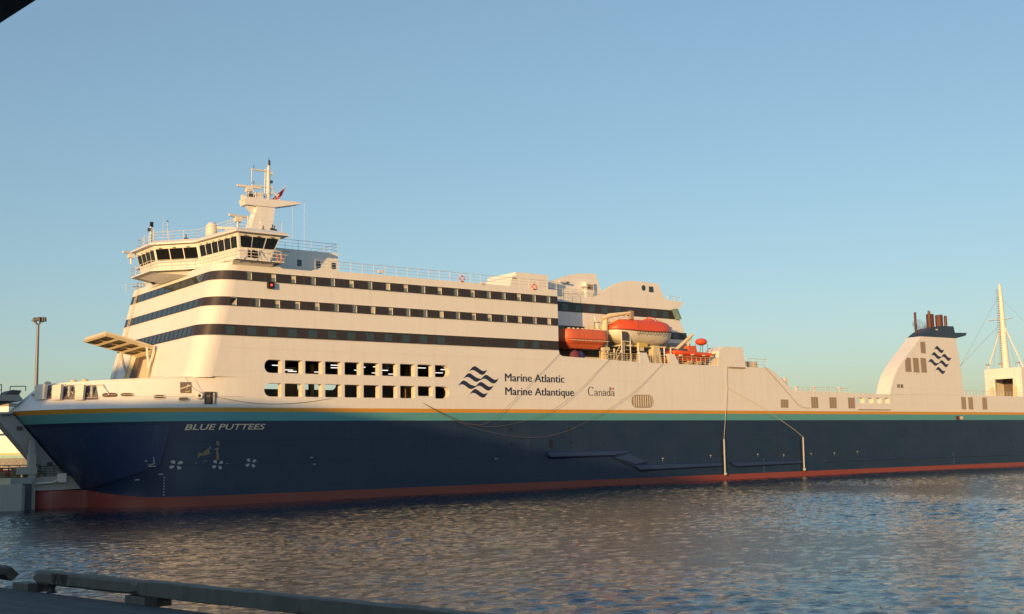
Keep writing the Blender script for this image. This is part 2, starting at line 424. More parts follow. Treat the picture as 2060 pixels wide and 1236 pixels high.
for (u, v) in ((9.6, 9), (14.0, 15), (15.5, 17), (15.6, 6.5), (17.5, 10), (18.5, 17), (19.8, 8), (22.0, 12.5), (21.4, 7), (25.0, 11.5), (26.5, 16), (27.2, 6.5), (29.5, 17), (31.5, 8), (34.0, 13), (33.5, 9), (36.5, 10), (37.5, 14)):
    m = MB(); m.box(u, u + 1.1, v, v + .12, 15.52, 15.6, lampm); m.build("ceiling_lamp", ferry)
m = MB()                                        # edge of the house towards the boat recess
RV = 4.2
m.face([(E0, 0, 17.2), (E0, RV, 17.2), (E0, RV, WTOP), (E0, 0, WTOP)], white)
m.face([(E0, 0, 16.45), (E0, RV, 16.45), (E0, RV, 17.2), (E0, 0, 17.2)], white)
m.build("recess_end_wall", ferry)
rec = [(43.6, 16.46), (72.0, 16.46), (70.64, 20.05), (69.3, 22.78), (68.62, 24.29), (69.97, 25.77), (67.25, 25.89), (66.3, 26.1), (66.0, 26.6), (65.06, 28.04), (62, 28.12), (59.38, 28.05), (58.3, 27.75), (57.2, 27.3), (55.5, 26.4), (54.65, 26.04), (53.6, 25.6), (52.6, 25.3), (43.6, 25.0)]
m = MB(); m.plate(rec, [stadium(62.0, 62.75, 26.85, 27.65, .37, .37, 7), [(63.35, 26.75), (64.25, 26.75), (64.25, 27.55), (63.35, 27.55)]], white, lambda a, b: (a, RV, b))
m.plate(rec, [], white, lambda a, b: (a, BE - RV, b))
m.plate([(p[0], p[1]) for p in rec[7:16]] + [(58.0, 25.6)], [], white, lambda a, b: (a, RV + 1.2, b))
# sloped aft end of the aft house and its roof
for i in range(1, 4):
    a, b = rec[i], rec[i + 1]
    m.face([(a[0], RV, a[1]), (a[0], BE - RV, a[1]), (b[0], BE - RV, b[1]), (b[0], RV, b[1])], white)
m.face([(43.6, RV, 25.0), (43.6, BE - RV, 25.0), (69.9, BE - RV, 25.75), (69.9, RV, 25.75)], deckp)
m.build("aft_house_wall", ferry)
m = MB(); m.lathe((62.37, RV + .1, 27.25), [(0, 0)], glass)
m = MB(); m.plate(stadium(61.95, 62.8, 26.8, 27.7, .4, .4, 7), [], glass, lambda a, b: (a, RV + .08, b)); m.build("round_window", ferry)
m = MB(); m.face([(63.3, RV + .1, 26.7), (64.3, RV + .1, 26.7), (64.3, RV + .1, 27.6), (63.3, RV + .1, 27.6)], glass); m.build("square_window", ferry)
for (z0, z1, a, b) in ((23.23, 24.48, 43.62, 68.75), (20.42, 21.40, 43.62, 69.9)):
    m = MB(); m.prism([(a, z0), (b + (23.8 - z0) * .14 + .1, z0), (b - (z1 - 23.8) * .0 + (23.8 - z1) * .14, z1), (a, z1)], 1, RV - .03, RV + .02, band); m.build("window_band", ferry)
for c in (48.28, 50.55, 52.85, 55.11, 57.39, 59.64, 64.18, 66.4):
    m = MB(); m.box(c - .53, c + .53, RV - .05, RV, 23.38, 24.2, glass); m.box(c + .47, c + .56, RV - .07, RV - .01, 23.34, 24.24, band); m.build("lounge_window", ferry)
for c in (45.2, 47.5, 66.3, 68.2):
    m = MB(); m.box(c - .5, c + .5, RV - .05, RV, 20.5, 21.32, glass); m.build("lounge_window", ferry)
m = MB(); m.box(43.7, 70, RV - .03, RV + .01, 17.45, 18.45, band)
m.box(43.65, 71, RV - .02, RV + .01, 18.6, 19.9, grey); m.build("lower_band", ferry)  # grey strip paints the shaded tone of the wall behind the boats
m = MB(); m.hexa([(68.2, RV - .9, 23.2), (68.6, RV - .9, 23.2), (68.6, RV + .2, 23.2), (68.2, RV + .2, 23.2), (67.5, RV - .9, 24.6), (67.9, RV - .9, 24.6), (67.9, RV + .2, 24.6), (67.5, RV + .2, 24.6)], newmat("green_glass_screen", (0.16, 0.27, 0.28), 0.15)); m.build("wind_screen", ferry)
m = MB()
m.prism([(71.9, 16.5), (72.3, 18.6), (73.4, 19.3), (77.1, 19.3), (77.7, 16.5)], 1, 0.04, 2.9, white); m.build("deck_locker_house", ferry)

# ------------------------------------------------------------------ bridge
def lerp(a, b, t): return tuple(a[i] + (b[i] - a[i]) * t for i in range(len(a)))
zt, zb = 28.3, 25.6
A0 = (1.05, -0.7); A1 = (-0.05, 7.3); A2 = (-3.4, 11.1)
def mir(p): return (p[0], BE - p[1])
top = [(5.9, -.7), A0, A1, A2, (-3.4, 16.5), mir(A1), mir(A0), (5.9, BE + .7)]
bot = [(4.8, -.15), (1.55, -.15), (0.6, 7.5), (-2.75, 11.3), (-2.75, 16.3), mir((0.6, 7.5)), mir((1.55, -.15)), (4.8, BE + .15)]
m = MB(); m.grid([[(p[0], p[1], zb) for p in bot], [(p[0], p[1], zt) for p in top]], white, smooth=False)
m.face([(4.8, -.15, zb), (5.9, -.7, zt), (5.9, BE + .7, zt), (4.8, BE + .15, zb)], white)
m.face([(p[0], p[1], zb) for p in bot], white)
m.build("bridge_wall", ferry)
m = MB()                                         # flat roof with a sloping rim
def offs(P, d):
    c = (3.0, BC); out = []
    for i, p in enumerate(P): out.append(p)
    return out
eave = [(6.6, -1.2), (0.65, -1.2), (-0.5, 7.05), (-3.9, 10.8), (-3.9, 16.8), mir((-.5, 7.05)), mir((.65, -1.2)), (6.6, BE + 1.2)]
rim = [(6.0, -.6), (1.15, -.6), (0.1, 7.4), (-3.25, 11.2), (-3.25, 16.4), mir((.1, 7.4)), mir((1.15, -.6)), (6.0, BE + .6)]
m.grid([[(p[0], p[1], 28.26) for p in eave], [(p[0], p[1], 28.4) for p in eave], [(p[0], p[1], 28.8) for p in rim]], white, smooth=False, close=True)
m.face([(p[0], p[1], 28.8) for p in rim], deckp); m.face([(p[0], p[1], 28.26) for p in eave][::-1], white)
m.build("bridge_roof", ferry)
def wallpt(i, t, z, out):
    f = (z - zb) / (zt - zb)
    a = lerp(bot[i], top[i], f); b = lerp(bot[i + 1], top[i + 1], f); p = lerp(a, b, t)
    d = Vector((b[0] - a[0], b[1] - a[1])); nn = Vector((d.y, -d.x)).normalized()
    return (p[0] + nn.x * out, p[1] + nn.y * out, z)
def bwin(i, t0, t1, z0, z1, name="bridge_window", g=None):
    g = g or darkglass
    sg = 1 if wallpt_out(i) else -1
    m = MB()
    for (e, o, mt) in ((0.045, .03, black), (0.0, .06, g)):
        L_ = (Vector(wallpt(i, 1, z0, 0)) - Vector(wallpt(i, 0, z0, 0))).length; e2 = e / L_
        q = [wallpt(i, t0 - e2, z0 - e, o * sg), wallpt(i, t1 + e2, z0 - e, o * sg), wallpt(i, t1 + e2, z1 + e, o * sg), wallpt(i, t0 - e2, z1 + e, o * sg)]
        q2 = [wallpt(i, t0 - e2, z0 - e, -.02 * sg), wallpt(i, t1 + e2, z0 - e, -.02 * sg), wallpt(i, t1 + e2, z1 + e, -.02 * sg), wallpt(i, t0 - e2, z1 + e, -.02 * sg)]
        m.hexa(q2 + q, mt)
    mid = wallpt(i, (t0 + t1) / 2, z1 + .14, .16 * sg); md2 = wallpt(i, (t0 + t1) / 2, z1 + .06, .02 * sg)
    m.tube([md2, mid, wallpt(i, (t0 + t1) / 2 + .25 * (t1 - t0), z1 + .1, .1 * sg)], .03, dgrey, 4)
    m.build(name, ferry)
def wallpt_out(i):
    p = wallpt(i, .5, 27, .1); q = wallpt(i, .5, 27, -.1)
    return (Vector((p[0] - 5, p[1] - BC)).length > Vector((q[0] - 5, q[1] - BC)).length)
for (a, b) in ((0.05, 0.30), (0.36, 0.64), (0.69, 0.94)): bwin(0, a, b, 26.85, 27.88)
for k in range(6): bwin(1, .05 + k * .155, .05 + k * .155 + .125, 26.8, 27.85)
for k in range(3): bwin(2, .04 + k * .32, .04 + k * .32 + .28, 26.65, 27.8)
for k in range(4): bwin(3, .05 + k * .24, .05 + k * .24 + .18, 26.7, 27.75)
for k in range(3): bwin(4, .06 + k * .32, .06 + k * .32 + .26, 26.65, 27.8)
for k in range(6): bwin(5, .05 + k * .155, .05 + k * .155 + .125, 26.8, 27.85)
bwin(0, .40, .74, 25.85, 26.45, "wing_door_window")
# catwalk, soffit and supports
m = MB()
walk = [(5.7, -1.05), (0.7, -1.05), (-0.3, 7.0), (-3.8, 10.75), (-3.8, 16.8), mir((-.3, 7.0)), mir((.7, -1.05)), (5.7, BE + 1.05)]
m.grid([[(p[0], p[1], 25.40) for p in walk], [(p[0], p[1], 25.52) for p in walk]], white, smooth=False, close=True)
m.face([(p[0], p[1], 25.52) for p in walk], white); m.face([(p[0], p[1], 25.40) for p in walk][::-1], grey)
m.build("bridge_catwalk", ferry)
m = MB()                                          # tapered underside of the central bay
lo = [(uf(24.5) - .02, 7.2), (uf(24.5) - .02, BE - 7.2)]
q = [(-0.3, 8.3, 25.39), (-3.2, 11.4, 25.39), (-3.2, 16.2, 25.39), (-.3, BE - 8.3, 25.39)]
b = [(uf(24.6), 7.6, 24.75), (uf(24.6) - .25, 11.6, 24.75), (uf(24.6) - .25, BE - 11.6, 24.75), (uf(24.6), BE - 7.6, 24.75)]
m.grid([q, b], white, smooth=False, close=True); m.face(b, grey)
for k in range(9): m.box(-3.1, -.9, 11.4 + k * .5, 11.5 + k * .5, 25.28, 25.4, white2)
m.hexa([(.8, 0.0, 25.0), (5.0, 0.0, 25.0), (5.0, 7.0, 25.0), (.8, 7.0, 25.0), (.6, -.6, 25.39), (5.4, -.6, 25.39), (5.4, 7.0, 25.39), (.6, 7.0, 25.39)], white)
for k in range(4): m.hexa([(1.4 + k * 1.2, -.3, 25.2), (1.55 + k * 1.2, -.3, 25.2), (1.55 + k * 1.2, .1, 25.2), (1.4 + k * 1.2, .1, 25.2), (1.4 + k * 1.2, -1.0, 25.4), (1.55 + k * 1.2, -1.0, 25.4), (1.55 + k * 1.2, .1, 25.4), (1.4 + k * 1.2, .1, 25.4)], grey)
m.build("bridge_underside", ferry)
def railing(pts, h=1.0, n=3, step=1.4, r=0.024, name="railing", lean=(0, 0), mat=None, parent=None, posts=True):
    mat = mat or white2
    m = MB(); P = [Vector(p) for p in pts]
    for k in range(1, n + 1):
        m.tube([p + Vector((lean[0] * k / n, lean[1] * k / n, h * k / n)) for p in P], r * (1.25 if k == n else .8), mat, 4)
    if posts:
        for a, b in zip(P[:-1], P[1:]):
            c = max(1, round((b - a).length / step))
            for k in range(c + 1):
                q = a.lerp(b, k / c); m.tube([q, q + Vector((lean[0], lean[1], h))], r * 1.2, mat, 4)
    return m.build(name, parent or ferry)
railing([(p[0], p[1], 25.52) for p in walk], 1.0, 3, 1.5, name="catwalk_railing")
for u in (1.9, 3.3, 4.8):                          # bent rail brackets below the wing windows
    m = MB(); m.tube([(u + .1, -.55, 26.7), (u - .05, -.95, 25.7), (u - .4, -1.12, 25.42)], .06, white2); m.build("wing_bracket", ferry)
m = MB(); m.tube([(5.8, -1.0, 25.45), (6.7, -1.05, 26.6), (4.7, -.95, 26.65)], .07, white2); m.tube([(6.1, -1.0, 25.85), (4.8, -.95, 25.9)], .04, white2); m.tube([(6.4, -1.0, 26.25), (4.8, -.95, 26.3)], .04, white2)
m.box(5.6, 6.1, -1.05, 1.5, 25.4, 25.5, white2); m.build("wing_end_railing", ferry)
railing([(rim[i][0], rim[i][1], 28.78) for i in (0, 1, 2, 3, 4, 5, 6, 7)], 0.95, 3, 2.0, name="roof_railing", r=.022)
# aft part of the bridge house (grey-blue in shade) and railings on the house roof
m = MB(); m.box(6.0, 14.9, 3.6, BE - 3.6, 24.95, 27.85, white); m.build("radio_house", ferry)
for u in (9.9, 12.2, 14.1):
    m = MB(); m.box(u, u + .5, 3.56, 3.62, 26.05, 26.75, glass); m.build("house_window", ferry)
railing([(6.9, 3.7, 27.85), (14.8, 3.7, 27.85), (14.8, BE - 3.7, 27.85)], 1.05, 3, 1.6, r=.022)
railing([(10.2, .05, 25.2), (43.5, .05, 25.2)], 1.05, 3, 1.45)
railing([(-1, BE - .05, 25.2), (43.5, BE - .05, 25.2)], 1.05, 3, 2.9)
m = MB()                                           # far wing end
m.tube([(1.2, BE + 1.0, 24.9), (.3, BE + 1.5, 26.2), (3, BE + 1.5, 26.2)], .05, white2); m.tube([(1.2, BE + 1.0, 24.9), (3, BE + .9, 24.9)], .05, white2); m.build("far_wing_railing", ferry)

# ------------------------------------------------------------------ mast and aerials on the bridge roof
MV = BC
m = MB()
b0 = [(7.2, MV - 1.0, 27.8), (10.6, MV - 1.0, 27.8), (10.6, MV + 1.0, 27.8), (7.2, MV + 1.0, 27.8)]
b1 = [(9.4, MV - .7, 34.3), (11.6, MV - .7, 34.3), (11.6, MV + .7, 34.3), (9.4, MV + .7, 34.3)]
m.hexa(b0 + b1, white)
m.prism([(7.9, 34.35), (11.4, 34.35), (14.8, 35.15), (14.8, 35.35), (8.0, 35.25), (7.7, 34.9)], 1, MV - .75, MV + .75, white)
m.prism([(8.2, 34.3), (9.6, 34.3), (9.6, 33.0)], 1, MV - .3, MV + .3, white)
m.build("mast_base", ferry)
m = MB(); m.tube([(11.05, MV, 35.2), (11.05, MV, 39.2)], [.27, .2], white2, 8)
m.tube([(10.55, MV, 35.2), (10.65, MV, 39.0)], .07, white2, 6)
for z in np.arange(35.4, 39.1, .35): m.tube([(10.6, MV, z), (11.0, MV, z)], .03, white2, 4)
for z, rr_ in ((38.6, .2), (37.6, .22), (36.9, .2), (36.2, .2)): m.box(11.2, 11.55, MV - .15, MV + .15, z - .2, z + .1, dgrey if z in (37.6,) else white2)
m.tube([(11.05, MV, 39.2), (11.05, MV, 39.5)], .12, white2, 8)
m.tube([(11.15, MV, 39.5), (11.15, MV, 40.1)], .13, black, 8); m.tube([(11.1, MV, 40.1), (11.1, MV, 40.5)], .03, black, 4)
m.build("mast_column", ferry)
for (z0, z1) in ((37.2, 38.75), (35.75, 36.85)):
    m = MB(); m.tube([(8.95, MV, z1), (10.9, MV, z1)], .11, white2, 6); m.tube([(8.95, MV, z1), (8.95, MV, z0)], .05, white2, 5); m.tube([(8.95, MV, z0), (10.7, MV, z0)], .03, white2, 4)
    m.tube([(9.2, MV, z1), (9.2, MV, z1 + .55)], .04, black, 4); m.build("mast_yard", ferry)
m = MB(); m.tube([(11.2, MV, 37.0), (12.7, MV, 35.3)], .07, white2); m.build("mast_stay", ferry)
railing([(8.0, MV - .7, 35.25), (10.6, MV - .7, 35.25)], .9, 2, .8, r=.02); 
m = MB(); m.box(9.3, 10.2, MV - .4, MV + .4, 35.25, 36.0, white2); m.box(8.5, 9.0, MV - .3, MV + .3, 35.25, 35.8, dgrey); m.box(7.6, 8.0, MV - .5, MV, 34.85, 35.5, white2); m.build("mast_equipment", ferry)
def scanner(c, L_, ang, h, name="radar_scanner", r=.12):
    m = MB(); m.tube([(c[0], c[1], c[2]), (c[0], c[1], c[2] + h)], .13, white2, 8)
    m.box(c[0] - .35, c[0] + .35, c[1] - .3, c[1] + .3, c[2] + h, c[2] + h + .5, white2)
    du, dv = math.cos(ang) * L_ / 2, math.sin(ang) * L_ / 2; z = c[2] + h + .62
    o = MB()
    nx, ny = -math.sin(ang) * .12, math.cos(ang) * .12
    for (hh, mt) in ((.12, white2),):
        o.hexa([(c[0] - du - nx, c[1] - dv - ny, z - hh), (c[0] + du - nx, c[1] + dv - ny, z - hh), (c[0] + du + nx, c[1] + dv + ny, z - hh), (c[0] - du + nx, c[1] - dv + ny, z - hh),
                (c[0] - du - nx, c[1] - dv - ny, z + hh), (c[0] + du - nx, c[1] + dv - ny, z + hh), (c[0] + du + nx, c[1] + dv + ny, z + hh), (c[0] - du + nx, c[1] - dv + ny, z + hh)], mt)
    st = m.build("radar_pedestal", ferry); o.build("radar_bar", st); return st
scanner((4.1, 8.5, 28.7), 3.6, R(-25), 1.15)
scanner((2.2, 1.9, 28.7), 2.1, R(8), 1.15)
scanner((8.6, MV, 35.25), 2.9, R(0), .75)
scanner((-.3, 27.0, 28.7), 2.3, R(15), .75)
m = MB(); m.lathe((2.5, 9.5, 28.75), [(.4, 0), (.4, .75), (.62, .75), (.66, 1.0), (.66, 1.7), (.58, 2.05), (.38, 2.3), (.15, 2.4), (0, 2.42)], white2, 18); 
for k in range(6): m.tube([(2.5 + .9 * math.cos(k), 9.5 + .9 * math.sin(k), 29), (2.5 + .5 * math.cos(k + .8), 9.5 + .5 * math.sin(k + .8), 29.75)], .03, dgrey, 4)
m.build("satellite_dome", ferry)
m = MB(); m.tube([(-2.95, 13.2, 28.7), (-2.95, 13.2, 30.7)], .11, white2, 6); m.tube([(-2.6, 13.2, 28.7), (-2.6, 13.2, 30.5)], .05, white2, 4)
for z in np.arange(29.2, 30.5, .25): m.tube([(-2.95, 13.2, z), (-2.6, 13.2, z)], .025, white2, 4)
m.box(-3.0, -2.7, 13.1, 13.4, 30.7, 31.25, black); m.box(-3.25, -2.95, 13.1, 13.4, 30.2, 30.55, dgrey); m.build("forward_light_post", ferry)
for (u, v, h, r_) in ((-1.5, 13.4, 3.2, .02), (-1.0, 13.4, 2.6, .035), (5.5, 6, 1.9, .025), (3.4, 6.5, 2.2, .02), (13.5, 9, 5.5, .018), (9.5, 4, 4.2, .015), (3.0, 1.2, 1.5, .06), (4.2, .8, 1.4, .05), (-3.0, 15, 1.0, .04)):
    m = MB(); m.tube([(u, v, 28.75 if u < 7 else 27.85), (u, v, 28.95 + h)], r_, white2, 5)
    if h == 2.6: m.tube([(u, v - .3, 28.95 + h - .6), (u, v + .3, 28.95 + h - .6)], .03, dgrey, 4); m.ball((u, v, 28.95 + h), .1, .1, .1, dgrey, 6, 4)
    m.build("aerial", ferry)
for (u, v) in ((5.7, 1.0), (5.2, 2.2), (6.2, 1.6), (0.2, 11.0)):
    m = MB(); m.box(u - .2, u + .2, v - .2, v + .2, 28.75, 29.4, dgrey); m.tube([(u, v, 29.4), (u, v, 29.8)], .07, black, 5); m.build("roof_fitting", ferry)
m = MB(); 
c = (5.04, 0.0, 23.08)
m.box(c[0] - .45, c[0] + .25, -.42, -.02, c[2] - .32, c[2] + .32, black); 
nb = m.build("sidelight_box", ferry)
m = MB(); m.ball((c[0] - .1, -.45, c[2]), .11, .06, .11, navred, 8, 6); m.build("lamp", nb)

# ------------------------------------------------------------------ roof structures aft
m = MB(); m.box(39.5, 44.6, 3.0, 9.0, 25.0, 27.55, white); m.hexa([(38.3, 3.0, 25.0), (39.5, 3.0, 25.0), (39.5, 9, 25.0), (38.3, 9, 25.0), (38.9, 3.0, 26.9), (39.5, 3.0, 27.2), (39.5, 9, 27.2), (38.9, 9, 26.9)], white)
m.box(38.9, 39.4, 2.9, 3.0, 26.7, 26.85, louv); m.build("roof_machinery_house", ferry)
m = MB(); m.prism([(47.0, 24.9), (47.2, 27.2), (48.6, 27.75), (50.4, 28.35), (52.4, 28.75), (55.3, 28.95), (56.3, 26.4), (56.5, 24.9)], 1, 6.0, 6.5, white)
m.prism([(44.8, 25.0), (47.1, 25.0), (47.1, 27.3), (45.6, 27.0)], 1, 7.0, 8.5, white)
m.box(53.0, 54.4, 5.4, 6.0, 25.0, 27.6, white); m.box(53.2, 54.2, 5.36, 5.42, 26.6, 27.3, louv); m.box(47.5, 53.2, 5.6, 5.9, 25.0, 26.4, white)
m.build("funnel_screen", ferry)
for p in ((49.0, 27.3), (52.6, 26.9)):
    m = MB(); m.box(p[0] - .6, p[0] + .5, 5.2, 5.5, p[1] - .1, p[1] + .1, white2); m.box(p[0] + .5, p[0] + 1.0, 5.2, 5.5, p[1] - .15, p[1] + .05, dgrey); m.build("floodlight", ferry)
railing([(43.7, 4.2, 25.0), (53.5, 4.2, 25.3)], 1.05, 3, 1.5)
railing([(67.0, 4.3, 25.9), (69.4, 4.3, 25.8)], .6, 2, 1.0)
# ------------------------------------------------------------------ funnel
fo = [(110.81, 13.12), (111.3, 14.3), (112.17, 15.9), (113.4, 17.3), (114.9, 18.6), (116.5, 19.8), (118.4, 21.2), (120.21, 22.69), (130.19, 22.78), (130.95, 18.02), (131.56, 13.27)]
FD = 2.6
m = MB(); k = len(fo)
m.plate(fo, [], white, lambda a, b: (a, 0.0, b)); m.plate(fo, [], white, lambda a, b: (a, FD, b))
rows = [[(p[0], 0, p[1]) for p in fo[:8]], [(p[0], FD, p[1]) for p in fo[:8]]]
m.grid(rows, white, smooth=True); m.grid([[(p[0], 0, p[1]) for p in fo[8:]], [(p[0], FD, p[1]) for p in fo[8:]]], white, smooth=False)
m.build("funnel_casing", ferry)
m = MB(); cap = [(120.21, 22.70), (121.8, 23.5), (123.59, 24.24), (126.35, 24.7), (129.7, 24.78), (129.95, 23.72), (133.58, 23.85), (133.1, 23.35), (130.19, 22.79)]
m.prism(cap, 1, -.03, FD + .03, funnelblue); m.box(124.4, 125.0, -.06, 0, 23.9, 24.1, white2); m.build("funnel_top", ferry)
for (u, v, z0, z1, r_) in ((121.9, 2.0, 23.3, 26.9, .2), (123.9, .7, 23.9, 27.1, .22), (125.2, 1.4, 24.3, 26.7, .62), (127.8, 1.4, 24.5, 26.7, .62), (130.0, 1.6, 24.5, 26.7, .25)):
    m = MB(); m.tube([(u, v, z0), (u, v, z1)], r_, rustred, 14); m.tube([(u, v, z1), (u, v, z1 + .05)], r_ * .8, black, 14); m.build("exhaust_pipe", ferry)
def louvre(poly, name="louvre", v=0.0, slat=True):
    m = MB(); m.prism(poly, 1, v - .035, v + .02, louv); zs = [p[1] for p in poly]; us = [p[0] for p in poly]
    a = min(zs) + .08
    while slat and a < max(zs) - .05:
        uu = [u for u in us]; lo_ = min(us); hi_ = max(us)
        if a > max(zs) - .35 and len(poly) > 4: lo_ += .5
        m.hexa([(lo_ + .03, v - .05, a), (hi_ - .03, v - .05, a), (hi_ - .03, v - .02, a), (lo_ + .03, v - .02, a), (lo_ + .03, v - .036, a + .06), (hi_ - .03, v - .036, a + .06), (hi_ - .03, v - .02, a + .06), (lo_ + .03, v - .02, a + .06)], louv); a += .16
    return m.build(name, ferry)
louvre([(119.9, 19.95), (121.25, 19.9), (121.1, 21.85), (120.0, 21.8), (119.75, 21.6)])
louvre([(115.3, 16.8), (116.95, 16.77), (116.85, 19.05), (116.0, 19.1), (115.3, 18.5)])
louvre([(117.5, 16.75), (119.1, 16.75), (119.0, 19.1), (117.45, 19.1)]); louvre([(119.65, 16.78), (121.2, 16.78), (121.0, 19.15), (119.55, 19.15)])
for (a, b) in ((84.61, 86.26), (91.42, 92.99), (95.68, 97.31), (100.15, 101.76), (130.5, 131.86), (132.6, 133.95), (136.8, 138.2)):
    z1 = 12.06 if a < 90 else (12.92 if a > 120 else 12.5)
    g = (b - a - .14) / 3
    for k in range(3): louvre([(a + k * (g + .07), 10.87), (a + k * (g + .07) + g, 10.87), (a + k * (g + .07) + g, z1), (a + k * (g + .07), z1)])
for u in (112.9, 113.8):
    m = MB(); m.box(u, u + .6, -.04, .02, 14.2, 14.75, dgrey); m.box(u + .28, u + .32, -.06, -.03, 14.2, 14.75, white2); m.build("funnel_window", ferry)
m = MB(); m.plate(stadium(55.47, 59.35, 10.72, 12.4, .8, .8, 7), [], louv, lambda a, b: (a, -.03, b))
for k in range(9): m.box(55.9 + k * .4, 55.97 + k * .4, -.07, -.02, 10.85, 12.3, white2)
m.build("oval_vent", ferry)
m = MB(); m.box(102.4, 110.7, -.12, 0, 10.62, 10.76, louv); m.build("rubbing_ledge", ferry)
railing([(88.2, .1, 13.3), (100.7, .1, 13.25)], .65, 2, 1.1, name="railing"); railing([(131.9, .1, 13.25), (160, .1, 13.2)], .75, 2, 1.0); railing([(77.8, .1, 16.56), (82.2, .1, 16.56)], 1.2, 3, 1.3)
m = MB(); m.box(78.0, 79.4, 1.6, 2.4, 16.5, 17.5, grey); m.box(79.6, 81.4, 1.2, 2.2, 16.5, 17.5, cream); m.build("deck_locker", ferry)
m = MB(); m.box(87.0, 87.6, 1.0, 1.8, 13.3, 15.3, white2); m.build("deck_vent", ferry)
for (u, z) in ((89.4, 13.3), (93.5, 13.3), (99.6, 13.4)):
    m = MB(); m.tube([(u, 1, 13), (u, 1, z + .6)], .16, white2, 6); m.box(u - .25, u + .25, .8, 1.2, z + .6, z + .8, white2); m.build("deck_vent", ferry)
# aft house with its own mast
m = MB(); HU = 167.0
m.box(HU, HU + .5, 9.5, 11.3, 12, 19.6, white); m.box(HU, HU + .5, 15.2, 17.2, 12, 19.6, white); m.box(HU, HU + .5, 11.3, 15.2, 17.6, 19.6, white)
m.box(HU + .5, HU + 9, 9.5, 17.2, 19.4, 19.6, white); m.box(HU + .5, HU + 9, 9.5, 9.9, 12, 19.4, white); m.box(HU + .5, HU + 9, 16.8, 17.2, 12, 19.4, white); m.box(HU + 6, HU + 6.3, 9.9, 16.8, 12, 19.4, interior)
m.box(HU - .3, HU, 11.3, 15.3, 17.5, 17.75, white2)
for v in (10.9, 15.8): m.box(HU - .4, HU, v - .35, v + .35, 12, 16.0, cream); m.box(HU - .4, HU, v - .25, v + .25, 16.0, 17.4, white2)
m.build("aft_mast_house", ferry)
m = MB(); m.tube([(HU + 1, 13.2, 19.6), (HU + 1, 13.25, 32.5), (HU + 1, 13.3, 36.0)], [.75, .45, .3], white2, 10)
for k in range(34): m.box(HU + .1, HU + .5, 13.3, 14.0 - k * .008, 19.9 + k * .46, 19.95 + k * .46, louv)
m.box(HU + .6, HU + 1.4, 11.2, 16.2, 29.3, 29.4, white2); m.ball((HU + 1, 13.3, 36.2), .2, .2, .25, white2, 8, 6)
m.build("aft_mast", ferry)
for v in (9.6, 17.0):
    m = MB(); m.tube([(HU + 1, v, 19.6), (HU + 1, 13.25, 28.8)], .14, white2, 6); m.build("mast_stay", ferry)
for (a, b) in (((HU + 1, 13.3, 34.5), (HU + 1, 27, 15)), ((HU + 1, 13.3, 33.8), (HU + 30, 10, 14)), ((HU + 1, 12.5, 29.4), (HU - 8, 25, 14)), ((HU + 1, 13.3, 34.0), (HU + 1, 15.8, 19.6)), ((HU + 1, 13, 29.2), (HU + 1, 11, 19.6))):
    m = MB(); m.tube([a, b], .03, grey, 4); m.build("wire_stay", ferry)
for v in (10.2, 16.6, 13.9):
    m = MB(); m.tube([(HU + .3, v, 19.6), (HU + .3, v, 20.5)], .06, white2, 4); m.box(HU + .1, HU + .5, v - .3, v + .3, 20.4, 20.65, grey); m.build("floodlight", ferry)

sm = bpy.data.materials.new("smoke_haze"); sm.use_nodes = True
n_ = sm.node_tree.nodes; n_.remove(n_["Principled BSDF"]); pv = n_.new("ShaderNodeVolumePrincipled"); pv.inputs["Color"].default_value = (.42, .34, .28, 1)
nz = n_.new("ShaderNodeTexNoise"); nz.inputs["Scale"].default_value = 1.3; rp_ = n_.new("ShaderNodeMapRange"); rp_.inputs[1].default_value = .42; rp_.inputs[2].default_value = .75; rp_.inputs[3].default_value = 0; rp_.inputs[4].default_value = .8
tc_ = n_.new("ShaderNodeTexCoord"); sm.node_tree.links.new(tc_.outputs["Object"], nz.inputs["Vector"]); sm.node_tree.links.new(nz.outputs["Fac"], rp_.inputs[0]); sm.node_tree.links.new(rp_.outputs[0], pv.inputs["Density"]); sm.node_tree.links.new(pv.outputs[0], n_["Material Output"].inputs["Volume"])
m = MB(); m.ball((0, 0, 0), 2.3, 1.0, 1.25, sm, 16, 10)
so = m.build("smoke"); so.location = world((121.3, .6, 24.3)); so.rotation_euler = (0, R(12), ANG)
tag(so, "faint brown wisp of exhaust smoke drifting round the funnel pipes", "smoke", None, "stuff")

# ------------------------------------------------------------------ bow: door, ramp, fairleads
def bow_pt(u, z, out=0.0):
    """a point on the bow shell, pushed outwards"""
    if z > 10.42:
        h = (z - 10.42) / 2.9; u0, us = 2.0, -17.04 + h * 2.94
        t = max(0, min(1, (u0 - u) / (u0 - us))); v = BC * (1 - (1 - t * t) ** 0.6)
    else: v = hull_v(u, z)
    e = 0.05
    def vv(uu):
        if z > 10.42: t = max(0, min(1, (u0 - uu) / (u0 - us))); return BC * (1 - (1 - t * t) ** 0.6)
        return hull_v(uu, z)
    dv = (vv(u + e) - vv(u - e)) / (2 * e)
    n = Vector((dv, -1)).normalized()                  # outwards, towards the viewer's side
    return (u + n.x * out, v + n.y * out, z)
m = MB(); rows = []                                     # outer skin of the swung-open bow door lying on the shell
for k in range(9):
    f = k / 8; row = []
    for j in range(16):
        g = j / 15
        zlo = 2.62 + 2.2 * g ** 1.6; z = zlo + (8.75 - zlo) * f
        us = bow_tip(z) + 0.25; ue = -5.8 + .8 * f
        row.append(bow_pt(us + (ue - us) * g ** 1.4, z, 0.10))
    rows.append(row)
m.grid(rows, navyd); lo = rows[0]; m.grid([lo, [bow_pt(p[0], p[2], 0.0) for p in lo]], navyd, smooth=False)
m.build("bow_door", ferry)
m = MB(); us_ = np.linspace(-10.35, -5.5, 14)                # red paint swept up towards the stem
